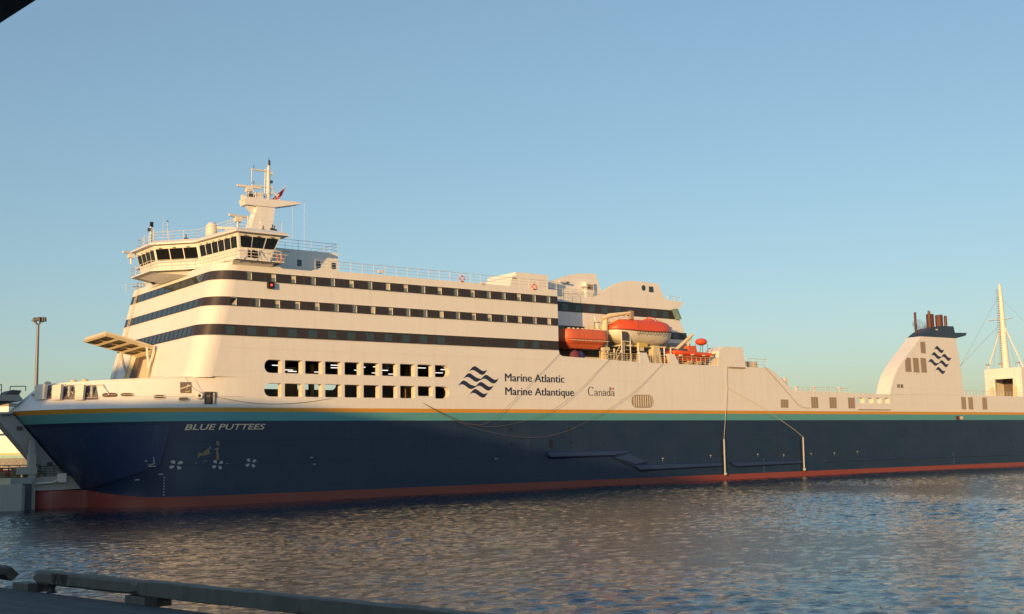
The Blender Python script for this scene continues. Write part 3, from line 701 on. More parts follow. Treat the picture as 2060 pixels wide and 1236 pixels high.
m.grid([[bow_pt(u, 1.6, .03) for u in us_], [bow_pt(u, 1.7 + .8 * ((-5.5 - u) / 4.85) ** 2, .03) for u in us_]], red); m.build("boot_topping", ferry)
m = MB()                                                # pale inner edge of the door, parallel to the raked stem
for i in range(6):
    z0, z1 = 3.9 + i * 1.08, 3.9 + (i + 1) * 1.08
    def st(z, o): return bow_tip(z) - o
    m.hexa([(st(z0, 1.9), 12.3, z0), (st(z0, 0.02), 12.3, z0), (st(z0, 0.02), 14.6, z0), (st(z0, 1.9), 14.6, z0), (st(z1, 1.9), 12.3, z1), (st(z1, 0.02), 12.3, z1), (st(z1, 0.02), 14.6, z1), (st(z1, 1.9), 14.6, z1)], grey)
for z in (5.0, 7.2, 8.6): m.box(bow_tip(z) - 1.0, bow_tip(z) - .5, 12.15, 12.3, z, z + .35, dgrey)
m.build("bow_door_rim", ferry)
m = MB()
m.hexa([(-20, 11.5, 2.55), (-10.2, 11.5, 2.6), (-10.2, 15.2, 2.6), (-20, 15.2, 2.55), (-20, 11.5, 3.75), (-11.2, 11.5, 3.95), (-11.2, 15.2, 3.95), (-20, 15.2, 3.75)], concrete)
m.tube([(-20, 11.3, 3.15), (-13.2, 11.3, 3.3), (-12.4, 11.25, 3.7)], .11, white2); m.box(-12.7, -11.9, 11.1, 11.5, 3.3, 4.2, white2)
m.build("bow_ramp", ferry)
railing([(-20, 11.6, 3.8), (-11.2, 11.6, 4.0)], 1.0, 4, .9, r=.03, mat=dgrey, name="ramp_railing")
m = MB()
for k in range(7): m.box(-19 + k * 1.1, -18.5 + k * 1.1, 12.5, 12.9, 3.8, 4.2 + .3 * (k % 3), innerwall)
m.build("ramp_fittings", ferry)
def patch(cx, cz, hw, hh, out, mat, m, n=14, k=4.0):
    """a rounded patch on the bow shell"""
    P = []
    for i in range(n * 2):
        a = math.pi * i / n; c, s = math.cos(a), math.sin(a)
        x = hw * math.copysign(abs(c) ** (2 / k), c); y = hh * math.copysign(abs(s) ** (2 / k), s)
        P.append(bow_pt(cx + x, cz + y, out))
    m.face(P, mat); return P
def fairlead(p, hw, hh, k=3.0, rim=0.06, name="fairlead", fill=black, rust=False):
    m = MB(); P = patch(p[0], p[2], hw, hh, .02, fill, m, k=k)
    m.tube(P + [P[0]], rim, rustred if rust else white2, 5); m.tube([bow_pt(p[0] - hw, p[2], .03), bow_pt(p[0] + hw, p[2], .03)], .035, ropew, 4)
    return m.build(name, ferry)
fairlead((-10.0, 4.17, 11.75), .55, .16, rust=True); fairlead((-8.65, 3.17, 11.74), .55, .2); fairlead((-5.97, 1.63, 11.51), .52, .2); fairlead((-3.81, 0.83, 11.25), .5, .2)
q = (-2.33, 0.43, 11.58); m = MB(); P = patch(q[0], q[2], .24, .24, .12, black, m, k=2); m.tube(P + [P[0]], .13, white2, 8); m.build("hawse_pipe", ferry)
q = (-3.6, 0.88, 12.4)
m = MB(); patch(q[0], q[2], .52, .55, .015, interior, m, k=20)
m.tube([bow_pt(q[0] - .5, q[2] - .15, .03), bow_pt(q[0] + .5, q[2] + .2, .03)], .09, cream, 4); m.tube([bow_pt(q[0] - .1, q[2] - .45, .03), bow_pt(q[0] + .4, q[2] - .38, .03)], .08, yellow, 4); m.build("mooring_window", ferry)
q = (-1.41, 0.28, 11.32)
m = MB(); patch(q[0], q[2], .38, .58, .015, dgrey, m, k=20)
for s in (-.45, .1, .55): m.tube([bow_pt(q[0] + s, q[2] - .6, .08), bow_pt(q[0] + s, q[2] + .62, .12)], .05, rustred if s == .1 else dgrey, 5)
m.tube([bow_pt(q[0] - .45, q[2] + .62, .1), bow_pt(q[0] + .62, q[2] + .62, .1), bow_pt(q[0] + .66, q[2] + .2, .1)], .045, dgrey, 5); m.build("side_hatch", ferry)
for (x, y) in ((101, 789), (134.5, 790), (180, 790)):
    q = (-14.07, 9.83, 12.28) if x == 101 else ((-13.05, 7.77, 12.14) if x == 134.5 else (-11.48, 5.72, 12.05))
    m = MB(); patch(q[0], q[2], .55, .72, .02, interior, m, k=20)
    a = [bow_pt(q[0] - 1.25, q[2] - .75, .02), bow_pt(q[0] - .5, q[2] - .75, .42), bow_pt(q[0] - .5, q[2] - .75, .0), bow_pt(q[0] - 1.25, q[2] - .75, -.02)]
    b = [(p[0] + .1, p[1], p[2] + 1.5) for p in a]; m.hexa(a + b, white2)
    for s in (-.25, .2):
        c = bow_pt(q[0] + s, q[2], .14); m.lathe((c[0], c[1], c[2] - .62), [(.1, 0), (.17, .1), (.12, .35), (.2, .6), (.12, .85), (.17, 1.1), (.1, 1.25)], markw if s > 0 else rustred, 8)
    m.tube([bow_pt(q[0] - .5, q[2] + .76, .2), bow_pt(q[0] + 1.1, q[2] + .76, .16), bow_pt(q[0] + 1.45, q[2] - .3, .1)], .05, white2, 5)
    m.box(*(sorted((bow_pt(q[0] + 1.2, q[2], .0)[0], bow_pt(q[0] + 1.75, q[2], .0)[0])) + [bow_pt(q[0] + 1.4, q[2], .12)[1], bow_pt(q[0] + 1.4, q[2], .12)[1] + .3] + [q[2] - 1.3, q[2] - .75]), white2)
    m.build("roller_fairlead", ferry)
for p in ((-13.72, 11.48, 13.18), (-12.21, 8.02, 13.2), (-11.44, 6.87, 13.2)):
    m = MB(); m.ball((p[0], p[1] + .5, p[2] + .1), .35, .35, .22, cream, 8, 5); m.build("deck_bollard", ferry)
q = (-14.91, 11.43, 12.06); m = MB(); patch(q[0], q[2], .3, .18, .03, louv, m, k=3); m.build("fairlead", ferry)
m = MB(); m.tube([bow_pt(u, 11.55 + .02 * u * 0, .02) for u in np.linspace(-13, 2, 24)], .022, white2, 4); m.build("knuckle_line", ferry)
# stores door hinged up on the front of the house
FU = uf(15.5) - .02
m = MB(); F0 = [(uf(13.4), 11.4, 13.4), (uf(13.4), 18.2, 13.4), (uf(16.9), 17.6, 16.9), (uf(16.9), 11.9, 16.9)]
m.face([(p[0] - .03, p[1], p[2]) for p in F0], interior)
m.face([(uf(13.4) - .05, 12.6, 13.4), (uf(13.4) - .05, 15.3, 13.4), (uf(16) - .05, 15.1, 16.2), (uf(16) - .05, 12.6, 16.2)], cream)
for (a, b) in ((F0[0], F0[3]), (F0[3], F0[2]), (F0[2], F0[1])): m.tube([(a[0] - .1, a[1], a[2]), (b[0] - .1, b[1], b[2])], .3, cream, 4, smooth=False)
for v in (14.6, 15.4): m.tube([(uf(13.4) - .2, v, 13.4), (uf(16.5) - .2, v, 16.6)], .05, rustred, 4)
m.build("stores_doorway", ferry)
h0 = (uf(17.2) - .25, 11.6, 17.25); h1 = (uf(17.2) - .25, 18.0, 17.1)
e0 = (-8.16, 11.6, 18.59); e1 = (-8.33, 18.0, 18.47)
m = MB()
def pan(a, b, c, d, t, mat): m.hexa([a, b, c, d] + [(p[0] + .05, p[1], p[2] + t) for p in (a, b, c, d)], mat)
pan(h0, h1, e1, e0, .22, cream)
for f in (0, .25, .5, .75, 1.0):
    a, b = lerp(h0, e0, f), lerp(h1, e1, f)
    m.tube([(a[0], a[1], a[2] - .18), (b[0], b[1], b[2] - .18)], .17, cream, 4, smooth=False)
for f in (0.0, .5, 1.0):
    a, b = lerp(h0, h1, f), lerp(e0, e1, f); m.tube([(a[0], a[1], a[2] - .1), (b[0], b[1], b[2] - .1)], .17, cream, 4, smooth=False)
m.build("stores_door", ferry)
for v, f in ((11.3, .16), (18.3, .28)):
    a = (uf(14.8) - .35, v, 14.9); b = lerp(lerp(h0, e0, f), lerp(h1, e1, f), 0 if v < 15 else 1)
    m = MB(); m.tube([a, b], .13, white2, 6); m.tube([(uf(13.4) - .3, v, 13.4), a], .16, cream, 6); m.tube([a, (h0[0] - .1, v, 17.5)], .09, white2, 6); m.build("door_ram", ferry)
railing([(uf(13.4) - 1.5, 3.5, 13.3), (uf(13.4) - 1.5, 10.5, 13.3)], .35, 1, 1.6)
m = MB()
for z in np.arange(13.5, 25.2, .4): m.tube([(uf(z) - .15, 22.6, z), (uf(z) - .15, 23.1, z)], .03, cream, 4)
for v in (22.6, 23.1): m.tube([(uf(13.5) - .15, v, 13.5), (uf(25.2) - .15, v, 25.2)], .04, cream, 4)
m.build("front_ladder", ferry)

# ------------------------------------------------------------------ lettering and emblems
def text_mesh(name, body, u0, u1, z0, z1, mat, fn, parent, bold=0.0, shear=0.0, spacing=1.0, capfit=None, dup=0.0):
    cu = bpy.data.curves.new(name, 'FONT'); cu.body = body; cu.offset = bold; cu.shear = shear; cu.space_character = spacing; cu.resolution_u = 4
    o = bpy.data.objects.new("tmp", cu); C.objects.link(o); bpy.context.view_layer.update()
    me = bpy.data.meshes.new_from_object(o.evaluated_get(bpy.context.evaluated_depsgraph_get()))
    bpy.data.objects.remove(o)
    co = np.zeros(len(me.vertices) * 3); me.vertices.foreach_get("co", co); co = co.reshape(-1, 3)
    x0, x1 = co[:, 0].min(), co[:, 0].max(); y0, y1 = (co[:, 1].min(), co[:, 1].max()) if capfit is None else capfit
    m = MB(); m.v = [fn(u0 + (x - x0) / (x1 - x0) * (u1 - u0), z0 + (y - y0) / (y1 - y0) * (z1 - z0)) for x, y, _ in co]
    for p in me.polygons: m.f.append(tuple(p.vertices)); m.m.append(m.mi(mat)); m.sm.append(False)
    bpy.data.meshes.remove(me)
    if dup:                                             # a heavier weight: the same outline again, a touch to the right
        k = len(m.v); nf = len(m.f)
        m.v += [(p[0] + dup, p[1] - .004, p[2]) for p in m.v[:k]]; m.f += [tuple(i + k for i in f) for f in m.f[:nf]]; m.m += m.m[:nf]; m.sm += m.sm[:nf]
    return m.build(name, parent)
flat = lambda u, z: (u, -0.02, z)
CAP = (0.0, 0.729)
text_mesh("company_lettering", "Marine Atlantic", 35.2, 44.3, 13.72, 14.72, navy, flat, ferry, capfit=CAP, dup=.06)
text_mesh("company_lettering", "Marine Atlantique", 35.2, 45.8, 12.10, 13.08, navy, flat, ferry, capfit=CAP, dup=.06)
text_mesh("name_lettering", "BLUE PUTTEES", (-3.77, 0.68, 8.48)[0], (4.47, -0.02, 8.42)[0], (-3.77, 0.68, 8.21)[2], (-3.78, 0.68, 8.79)[2], creamtxt, lambda u, z: bow_pt(u, z, .13), ferry, bold=.014, shear=.28, capfit=CAP)
# the wordmark with serifs, drawn as strokes
def strokes(name, polys, u0, z0, s, mat):
    m = MB()
    for P in polys:
        for a, b, w0, w1 in P:
            d = Vector((b[0] - a[0], b[1] - a[1])); n = Vector((-d.y, d.x)).normalized()
            q = [(a[0] + n.x * w0, a[1] + n.y * w0), (b[0] + n.x * w1, b[1] + n.y * w1), (b[0] - n.x * w1, b[1] - n.y * w1), (a[0] - n.x * w0, a[1] - n.y * w0)]
            m.face([(u0 + p[0] * s, -.02 - random.random() * .004, z0 + p[1] * s) for p in q], mat)
    return m.build(name, ferry)
def arcs(cx, cy, rx, ry, a0, a1, w, n=12):
    out = []; pr = None
    for i in range(n + 1):
        a = R(a0 + (a1 - a0) * i / n); p = (cx + rx * math.cos(a), cy + ry * math.sin(a)); ww = w * (.45 + .75 * abs(math.cos(a)))
        if pr: out.append((pr[0], p, pr[1], ww))
        pr = (p, ww)
    return out
def l_a(x): return arcs(x + .26, .36, .2, .17, 165, 0, .055) + [((x + .46, .38), (x + .46, .06), .055, .055), ((x + .46, .05), (x + .58, .0), .04, .02)] + arcs(x + .26, .15, .2, .14, 0, 360, .045)
def l_n(x): return [((x + .1, 0), (x + .1, .52), .055, .055), ((x - .02, .01), (x + .22, .01), .018, .018), ((x, .5), (x + .1, .5), .02, .02)] + arcs(x + .3, .32, .2, .2, 150, 0, .055) + [((x + .5, .34), (x + .5, 0), .055, .055), ((x + .38, .01), (x + .62, .01), .018, .018)]
def l_d(x): return arcs(x + .26, .26, .22, .26, 0, 360, .05) + [((x + .5, 1.0), (x + .5, 0), .055, .055), ((x + .38, .99), (x + .5, .99), .02, .02), ((x + .5, .01), (x + .62, .01), .018, .018)]
cw = arcs(.48, .5, .44, .5, 50, 310, .06, 20) + [((.78, .72), (.78, 1.0), .03, .03)]
strokes("country_wordmark", [cw, l_a(.92), l_n(1.58), l_a(2.22), l_d(2.86), l_a(3.52)], 48.15, 12.18, 1.09, newmat("wordmark_paint", (.03, .045, .05), .5))
m = MB()
for (a, b) in ((3.45, 3.58), (3.86, 3.99)): m.face([(48.15 + a * 1.09, -.02, 12.95), (48.15 + b * 1.09, -.02, 12.95), (48.15 + b * 1.09, -.02, 13.25), (48.15 + a * 1.09, -.02, 13.25)], flagred)
m.face([(48.15 + 3.72 * 1.09 + .11 * math.cos(k * math.pi / 4 + .4) * (1 if k % 2 else .6), -.02, 13.1 + .12 * math.sin(k * math.pi / 4 + .4) * (1 if k % 2 else .6)) for k in range(8)], flagred)
m.build("wordmark_flag", ferry)
WAVES = [[(30.01, 14.78), (30.17, 14.93), (30.4, 15.16), (30.63, 15.34), (30.82, 15.39), (31.04, 15.35), (31.3, 15.21), (31.62, 15.02), (31.87, 14.89), (32.07, 14.85), (32.26, 14.87), (32.46, 14.94), (32.62, 15.01), (32.55, 14.9), (32.39, 14.68), (32.19, 14.51), (31.99, 14.42), (31.8, 14.4), (31.54, 14.48), (31.29, 14.63), (31.03, 14.78), (30.78, 14.89), (30.59, 14.93), (30.43, 14.92), (30.23, 14.86)], [(29.23, 13.96), (29.39, 14.1), (29.62, 14.33), (29.85, 14.51), (30.04, 14.56), (30.26, 14.52), (30.51, 14.37), (30.83, 14.19), (31.08, 14.06), (31.27, 14.02), (31.69, 13.91), (32.02, 14.19), (32.25, 14.37), (32.45, 14.42), (32.67, 14.38), (32.93, 14.23), (33.25, 14.05), (33.51, 13.91), (33.71, 13.87), (33.91, 13.89), (34.1, 13.96), (34.27, 14.03), (34.2, 13.92), (34.03, 13.7), (33.83, 13.53), (33.63, 13.44), (33.44, 13.42), (33.17, 13.5), (32.92, 13.65), (32.66, 13.81), (32.4, 13.92), (32.21, 13.96), (32.05, 13.95), (31.92, 13.91), (31.39, 13.68), (31.2, 13.59), (31.01, 13.57), (30.75, 13.65), (30.5, 13.8), (30.25, 13.95), (30.0, 14.07), (29.81, 14.1), (29.65, 14.09), (29.46, 14.03)], [(28.46, 13.1), (28.62, 13.25), (28.85, 13.47), (29.07, 13.65), (29.26, 13.7), (29.48, 13.65), (29.73, 13.51), (30.04, 13.33), (30.3, 13.2), (30.49, 13.16), (30.93, 13.07), (31.26, 13.34), (31.49, 13.52), (31.68, 13.57), (31.91, 13.53), (32.16, 13.39), (32.48, 13.2), (32.74, 13.06), (32.94, 13.03), (33.13, 13.04), (33.33, 13.11), (33.49, 13.18), (33.43, 13.07), (33.26, 12.85), (33.06, 12.68), (32.86, 12.59), (32.66, 12.58), (32.41, 12.65), (32.15, 12.81), (31.9, 12.96), (31.64, 13.08), (31.45, 13.11), (31.29, 13.11), (31.16, 13.07), (30.61, 12.81), (30.41, 12.73), (30.22, 12.72), (29.97, 12.79), (29.72, 12.94), (29.47, 13.09), (29.22, 13.21), (29.03, 13.24), (28.87, 13.24), (28.68, 13.18)], [(30.05, 12.14), (30.21, 12.29), (30.44, 12.51), (30.67, 12.69), (30.86, 12.74), (31.09, 12.69), (31.34, 12.55), (31.66, 12.36), (31.91, 12.23), (32.1, 12.19), (32.3, 12.2), (32.5, 12.27), (32.66, 12.34), (32.59, 12.23), (32.42, 12.01), (32.23, 11.84), (32.03, 11.76), (31.84, 11.74), (31.58, 11.82), (31.33, 11.97), (31.07, 12.13), (30.82, 12.24), (30.63, 12.28), (30.47, 12.28), (30.28, 12.22)]]
WAVES_F = [[(123.54, 20.63), (123.73, 20.79), (124.02, 21.03), (124.29, 21.21), (124.52, 21.26), (124.76, 21.21), (125.04, 21.04), (125.38, 20.82), (125.66, 20.67), (125.87, 20.62), (126.09, 20.62), (126.32, 20.69), (126.51, 20.77), (126.43, 20.64), (126.22, 20.41), (125.97, 20.23), (125.74, 20.14), (125.52, 20.14), (125.24, 20.23), (124.97, 20.41), (124.69, 20.58), (124.42, 20.72), (124.2, 20.76), (124.02, 20.77), (123.8, 20.71)], [(122.59, 19.6), (122.79, 19.76), (123.07, 20.0), (123.34, 20.18), (123.56, 20.23), (123.81, 20.17), (124.08, 20.01), (124.42, 19.79), (124.7, 19.63), (124.91, 19.58), (125.55, 19.51), (125.95, 19.8), (126.23, 19.99), (126.46, 20.03), (126.71, 19.98), (126.98, 19.81), (127.33, 19.59), (127.61, 19.43), (127.82, 19.38), (128.05, 19.39), (128.28, 19.45), (128.48, 19.53), (128.39, 19.4), (128.17, 19.17), (127.93, 18.99), (127.7, 18.9), (127.47, 18.9), (127.19, 18.99), (126.91, 19.17), (126.64, 19.35), (126.36, 19.49), (126.14, 19.53), (125.96, 19.54), (125.81, 19.5), (125.01, 19.2), (124.78, 19.11), (124.56, 19.1), (124.28, 19.2), (124.01, 19.37), (123.74, 19.55), (123.47, 19.69), (123.25, 19.73), (123.07, 19.74), (122.85, 19.68)], [(121.62, 18.46), (121.81, 18.62), (122.09, 18.85), (122.36, 19.04), (122.58, 19.08), (122.83, 19.03), (123.1, 18.86), (123.43, 18.64), (123.71, 18.48), (123.92, 18.43), (124.68, 18.44), (125.08, 18.73), (125.35, 18.91), (125.58, 18.96), (125.83, 18.9), (126.1, 18.74), (126.45, 18.51), (126.72, 18.36), (126.94, 18.31), (127.16, 18.31), (127.39, 18.38), (127.59, 18.45), (127.5, 18.33), (127.29, 18.1), (127.04, 17.92), (126.81, 17.83), (126.59, 17.83), (126.31, 17.92), (126.03, 18.1), (125.76, 18.28), (125.48, 18.42), (125.27, 18.47), (125.08, 18.47), (124.93, 18.43), (124.02, 18.05), (123.79, 17.97), (123.58, 17.96), (123.3, 18.05), (123.03, 18.23), (122.76, 18.41), (122.49, 18.55), (122.28, 18.59), (122.1, 18.6), (121.87, 18.54)], [(123.54, 17.2), (123.74, 17.35), (124.02, 17.58), (124.29, 17.77), (124.52, 17.81), (124.76, 17.75), (125.04, 17.59), (125.38, 17.36), (125.65, 17.21), (125.87, 17.15), (126.09, 17.16), (126.32, 17.22), (126.51, 17.3), (126.42, 17.17), (126.21, 16.95), (125.97, 16.77), (125.74, 16.68), (125.52, 16.68), (125.24, 16.77), (124.97, 16.95), (124.69, 17.13), (124.42, 17.27), (124.21, 17.32), (124.02, 17.33), (123.8, 17.27)]]
for W_ in (WAVES, WAVES_F):                            # four wavy bands, the middle two with a double crest
    m = MB()
    for P_ in W_: m.plate(P_, [], navy, lambda a, b: (a, -.02, b))
    m.build("wave_emblem", ferry)
# thruster signs, draught marks, scrapes and small hull openings
for q in ((-4.49, 0.83, 4.83), (-0.63, -0.02, 4.76), (2.96, -0.02, 4.84)):
    m = MB()
    for k in range(4):
        a = R(35 + 90 * k); P = []
        for (r_, da) in ((.14, 0), (.42, -.42), (.62, -.30), (.66, 0), (.62, .30), (.42, .42)):
            P.append(bow_pt(q[0] + r_ * math.cos(a + da), q[2] + r_ * .8 * math.sin(a + da), .12 if q[0] < 0 else .04))
        m.face(P, markw)
    m.build("thruster_mark", ferry)
q = (-6.4, 1.93, 5.15); m = MB()
for a, b in (((.05, .5), (.15, -.15)), ((.15, -.15), (-.3, -.32)), ((-.3, -.42), (.28, -.42)), ((-.6, .1), (-.4, .1))): m.tube([bow_pt(q[0] + a[0], q[2] + a[1], .11), bow_pt(q[0] + b[0], q[2] + b[1], .11)], .05, markw, 4)
m.build("bulb_mark", ferry)
q = (-1.48, 0.08, 6.1); sc_ = newmat("bare_primer_scrape", (.26, .185, .10), .8)
def blotch(name, cu_, cz_, pts, mat, s=1.0):
    m = MB(); m.face([bow_pt(cu_ + a * s, cz_ + b * s, .05) for a, b in pts], mat); m.build(name, ferry)
for pts, mt in (([(-1.5, -1.05), (-1.4, -.1), (-.9, -.3), (-.6, .05), (.0, .45), (.12, -.35), (-.5, -.55), (-1.2, -.6)], sc_), ([(1.0, -1.3), (.95, .3), (1.5, .5), (1.25, .1), (1.4, -.6), (1.45, -1.2)], sc_), ([(.95, .9), (1.0, 1.3), (1.4, 1.4), (1.5, .7), (1.2, .8)], sc_),
                ([(.1, .3), (.15, .8), (.25, .4)], markw), ([(.6, .2), (1.2, .4), (1.2, .25)], markw), ([(-1.9, -1.7), (-1.6, -1.6), (-1.7, -1.55)], markw), ([(-.9, -1.5), (-.4, -1.3), (-.5, -1.25)], markw), ([(2.3, -1.8), (3.0, -1.78), (2.6, -1.72)], markw)):
    blotch("paint_scrape", q[0], q[2], pts, mt, .72)
for (x0, z0) in ((-6.5, 5.9), (-8.5, 5.5), (-5.9, 3.9), (-7.6, 3.4), (9.6, 5.2), (9.9, 4.5), (33.5, 4.6), (69.5, 4.3), (79.0, 4.3), (84.5, 4.1), (90.6, 4.2), (96.0, 4.2), (101.5, 4.3), (60.5, 4.1)):
    blotch("scrape_mark" if x0 < 40 else "tug_mark", x0, z0, ((0, 0), (.35, .02), (.33, .1), (.02, .12)) if x0 < 40 else ((0, 0), (.13, 0), (.13, -.28), (.2, -.28), (.2, 0), (.35, .02), (.33, .1), (.02, .12)), markw)
for u in (-5.5, 80.3, 127.0):
    for k in range(7): blotch("draught_mark", u, 1.9 + k * .28, ((0, 0), (.1, 0), (.1, .1), (0, .1)), markw)
for (u, z, a, b) in ((36.0, 8.0, .18, .18), (36.0, 6.35, .18, .18), (44.9, 8.0, .18, .18), (45.2, 6.4, .18, .18), (42.0, 6.3, .28, .5), (50.5, 6.1, .1, .1), (109, 5.0, .12, .2), (113.5, 7.7, .15, .12), (117.5, 7.7, .15, .12), (113.5, 6.5, .15, .12), (117.5, 6.5, .15, .12), (145, 5.5, .2, .3), (102.8, 3.6, .3, .05)):
    m = MB(); m.box(u - a, u + a, -.02, .05, z - b, z + b, black); m.build("hull_opening", ferry)
for poly in ([(41.2, 5.35), (54.3, 5.35), (54.8, 5.1), (52.0, 4.5), (41.6, 4.42)], [(52.1, 4.6), (54.6, 5.2), (57.6, 3.5), (55.7, 3.0)], [(55.4, 3.5), (71.4, 3.4), (71.9, 3.1), (71.3, 2.75), (56.5, 2.5)], [(73.4, 3.4), (88.2, 3.35), (88.7, 3.0), (88.0, 2.75), (74.6, 2.55)]):
    m = MB(); n_ = len(poly); c = (sum(p[0] for p in poly) / n_, sum(p[1] for p in poly) / n_)
    o_ = [(p[0], 0.0, p[1]) for p in poly]; i_ = [(p[0], -.34, c[1] + (p[1] - c[1]) * .55 + .05) for p in poly]
    m.grid([o_, i_], fender_m, smooth=False, close=True); m.face(i_, fender_m); m.build("rubbing_strake", ferry)
m = MB(); m.prism([(0, 3.0), (-.18, 3.05), (-.18, 3.16), (0, 3.22)], 0, 93.9, 181, fender_m); m.build("rubbing_strake", ferry)
m = MB(); m.box(128.6, 129.5, -.15, 0, 9.15, 9.75, rustred); m.box(129.5, 130.6, -.1, 0, 9.2, 9.7, cream); m.build("pilot_door", ferry)

# ------------------------------------------------------------------ boat deck gear
railing([(50.3, .05, 16.75), (54.2, .05, 16.65), (58.3, .05, 16.6), (66, .05, 16.56), (73.0, .05, 16.56)], 1.05, 4, .9, mat=cream, r=.028, name="boat_deck_railing")
m = MB()
for a in (51.4, 52.0, 53.1): m.tube([(a, .5, 16.5), (a + .25, .6, 18.3)], .12, cream, 5)
m.tube([(51.3, .5, 17.5), (53.3, .5, 17.5)], .1, cream, 5); m.box(51.3, 52.4, .4, .9, 18.0, 18.4, cream); m.build("boat_cradle", ferry)
m = MB()
for k in range(6): m.box(53.6 + k * .25, 53.9 + k * .25, .6, 1.4, 16.7 + k * .35, 16.76 + k * .35, cream)
m.tube([(53.5, .6, 17.6), (55, .6, 19.6)], .05, cream, 4); m.tube([(53.5, .6, 16.7), (55, .6, 18.7)], .08, cream, 4); m.build("deck_stair", ferry)
m = MB()
for u in (54.4, 55.9): m.tube([(u, .3, 16.6), (u, .3, 20.6)], .08, white2, 5)
m.tube([(55.0, .6, 16.6), (55.0, .6, 19.2)], .13, cream, 6)
for z in (19.3, 20.6): m.tube([(54.4, .3, z), (55.9, .3, z)], .07, white2, 5)
m.box(54.5, 55.8, .25, .35, 19.35, 20.5, dgrey); m.build("embarkation_gate", ferry)
m = MB(); m.tube([(52.9, 2.2, 16.5), (53.2, 2.0, 22.4)], [.55, .4], cream, 8); m.tube([(52.6, 2.0, 22.3), (53.6, 1.6, 22.7), (56.8, .9, 23.2)], [.3, .32, .16], cream, 8)
m.tube([(51.7, 2.4, 22.6), (52.3, 1.9, 19.5)], .14, white2, 6); m.tube([(53.4, 1.6, 21.6), (56.2, .9, 22.9)], .08, cream, 5); m.box(56.5, 57.0, .6, 1.1, 22.3, 23.4, louv); m.box(51.0, 53.6, 2.0, 3.0, 20.6, 20.9, cream); m.tube([(50.2, 2.5, 20.95), (53.2, 2.3, 21.15)], .22, cream, 6); m.tube([(51.5, 2.2, 20.9), (51.5, 2.2, 21.8), (53.2, 2.2, 21.8)], .06, louv, 4)
m.build("boat_davit", ferry)
m = MB(); m.box(54.8, 64.6, .9, 2.6, 18.75, 18.95, cream)
for u in (62.2, 63.4): m.tube([(u, .5, 16.6), (u, .5, 18.8)], .1, white2, 6)
m.box(62.9, 63.6, .8, 1.4, 18.8, 19.3, dgrey); m.build("boat_skid", ferry)
for (a, b, c, d) in ((57.0, 59.0, 57.0, 58.5), (62.6, 64.4, 62.2, 63.6)):
    m = MB(); m.prism([(a + .2, 16.6), (b, 16.6), (d, 17.9), (c + .2, 17.9)], 1, .0, .5, white); m.build("rail_screen", ferry)
m = MB(); m.hexa([(60.3, .7, 16.6), (62.0, .7, 16.6), (62.0, 1.6, 16.6), (60.3, 1.6, 16.6), (60.4, .7, 19.0), (61.5, .7, 19.0), (61.5, 1.6, 19.0), (60.4, 1.6, 19.0)], cream); m.build("davit_pedestal", ferry)
m = MB(); m.tube([(57.6, .6, 16.6), (57.6, .6, 19.2)], .14, cream, 6); m.box(57.7, 59.2, .5, 1.1, 18.7, 19.2, yellow); m.box(57.8, 58.6, .6, 1.1, 18.2, 18.7, cream); m.build("control_stand", ferry)
m = MB(); m.ball((47.2, 1.2, 17.2), .8, .5, .75, newmat("dark_red_cover", (.16, .04, .06), .8), 10, 7); m.ball((48.2, 1.4, 17.2), .7, .5, .7, flagblue, 10, 7); m.build("covered_winch", ferry)
for (a, c_) in ((55.2, .5), (59.5, .5), (60.6, .4), (63.2, .6), (65.2, .6)):
    m = MB(); m.box(a, a + .9, 1.6, 2.2, 16.5, 17.5, random.choice([orange2, louv, cream, yellow])); m.build("deck_box", ferry)
m = MB(); m.prism([(69.9, 16.5), (72.6, 16.5), (72.6, 17.3), (70.8, 18.3), (69.9, 17.6)], 1, 3.2, 4.0, green); m.build("green_cover", ferry)
for u in (70.6, 71.7): 
    m = MB(); m.tube([(u, 1.2, 16.5), (u, 1.2, 18.2)], .05, white2, 4); m.build("awning_post", ferry)
m = MB(); m.tube([(72.3, .8, 16.5), (72.3, .8, 18.2)], .07, cream, 5); m.box(72.0, 73.0, .5, 1.1, 18.1, 18.3, louv); m.build("deck_lamp_post", ferry)
m = MB(); m.tube([(65.7, 2.0, 18.6), (69.0, 1.8, 20.9)], [.28, .22], cream, 8); m.tube([(68.9, 1.8, 20.9), (67.6, 1.9, 18.4)], .14, cream, 6)
for u in (66.5, 68.3): m.hexa([(u, .6, 16.5), (u + .5, .6, 16.5), (u + .5, 1.8, 16.5), (u, 1.8, 16.5), (u + .6, .6, 17.2), (u + 1.1, .6, 17.2), (u + 1.1, 1.8, 17.2), (u + .6, 1.8, 17.2)], cream)
m.build("rescue_boat_davit", ferry)
m = MB(); m.box(73.9, 77.2, -.16, 0.03, 16.3, 16.48, louv); m.build("winch_ledge", ferry)

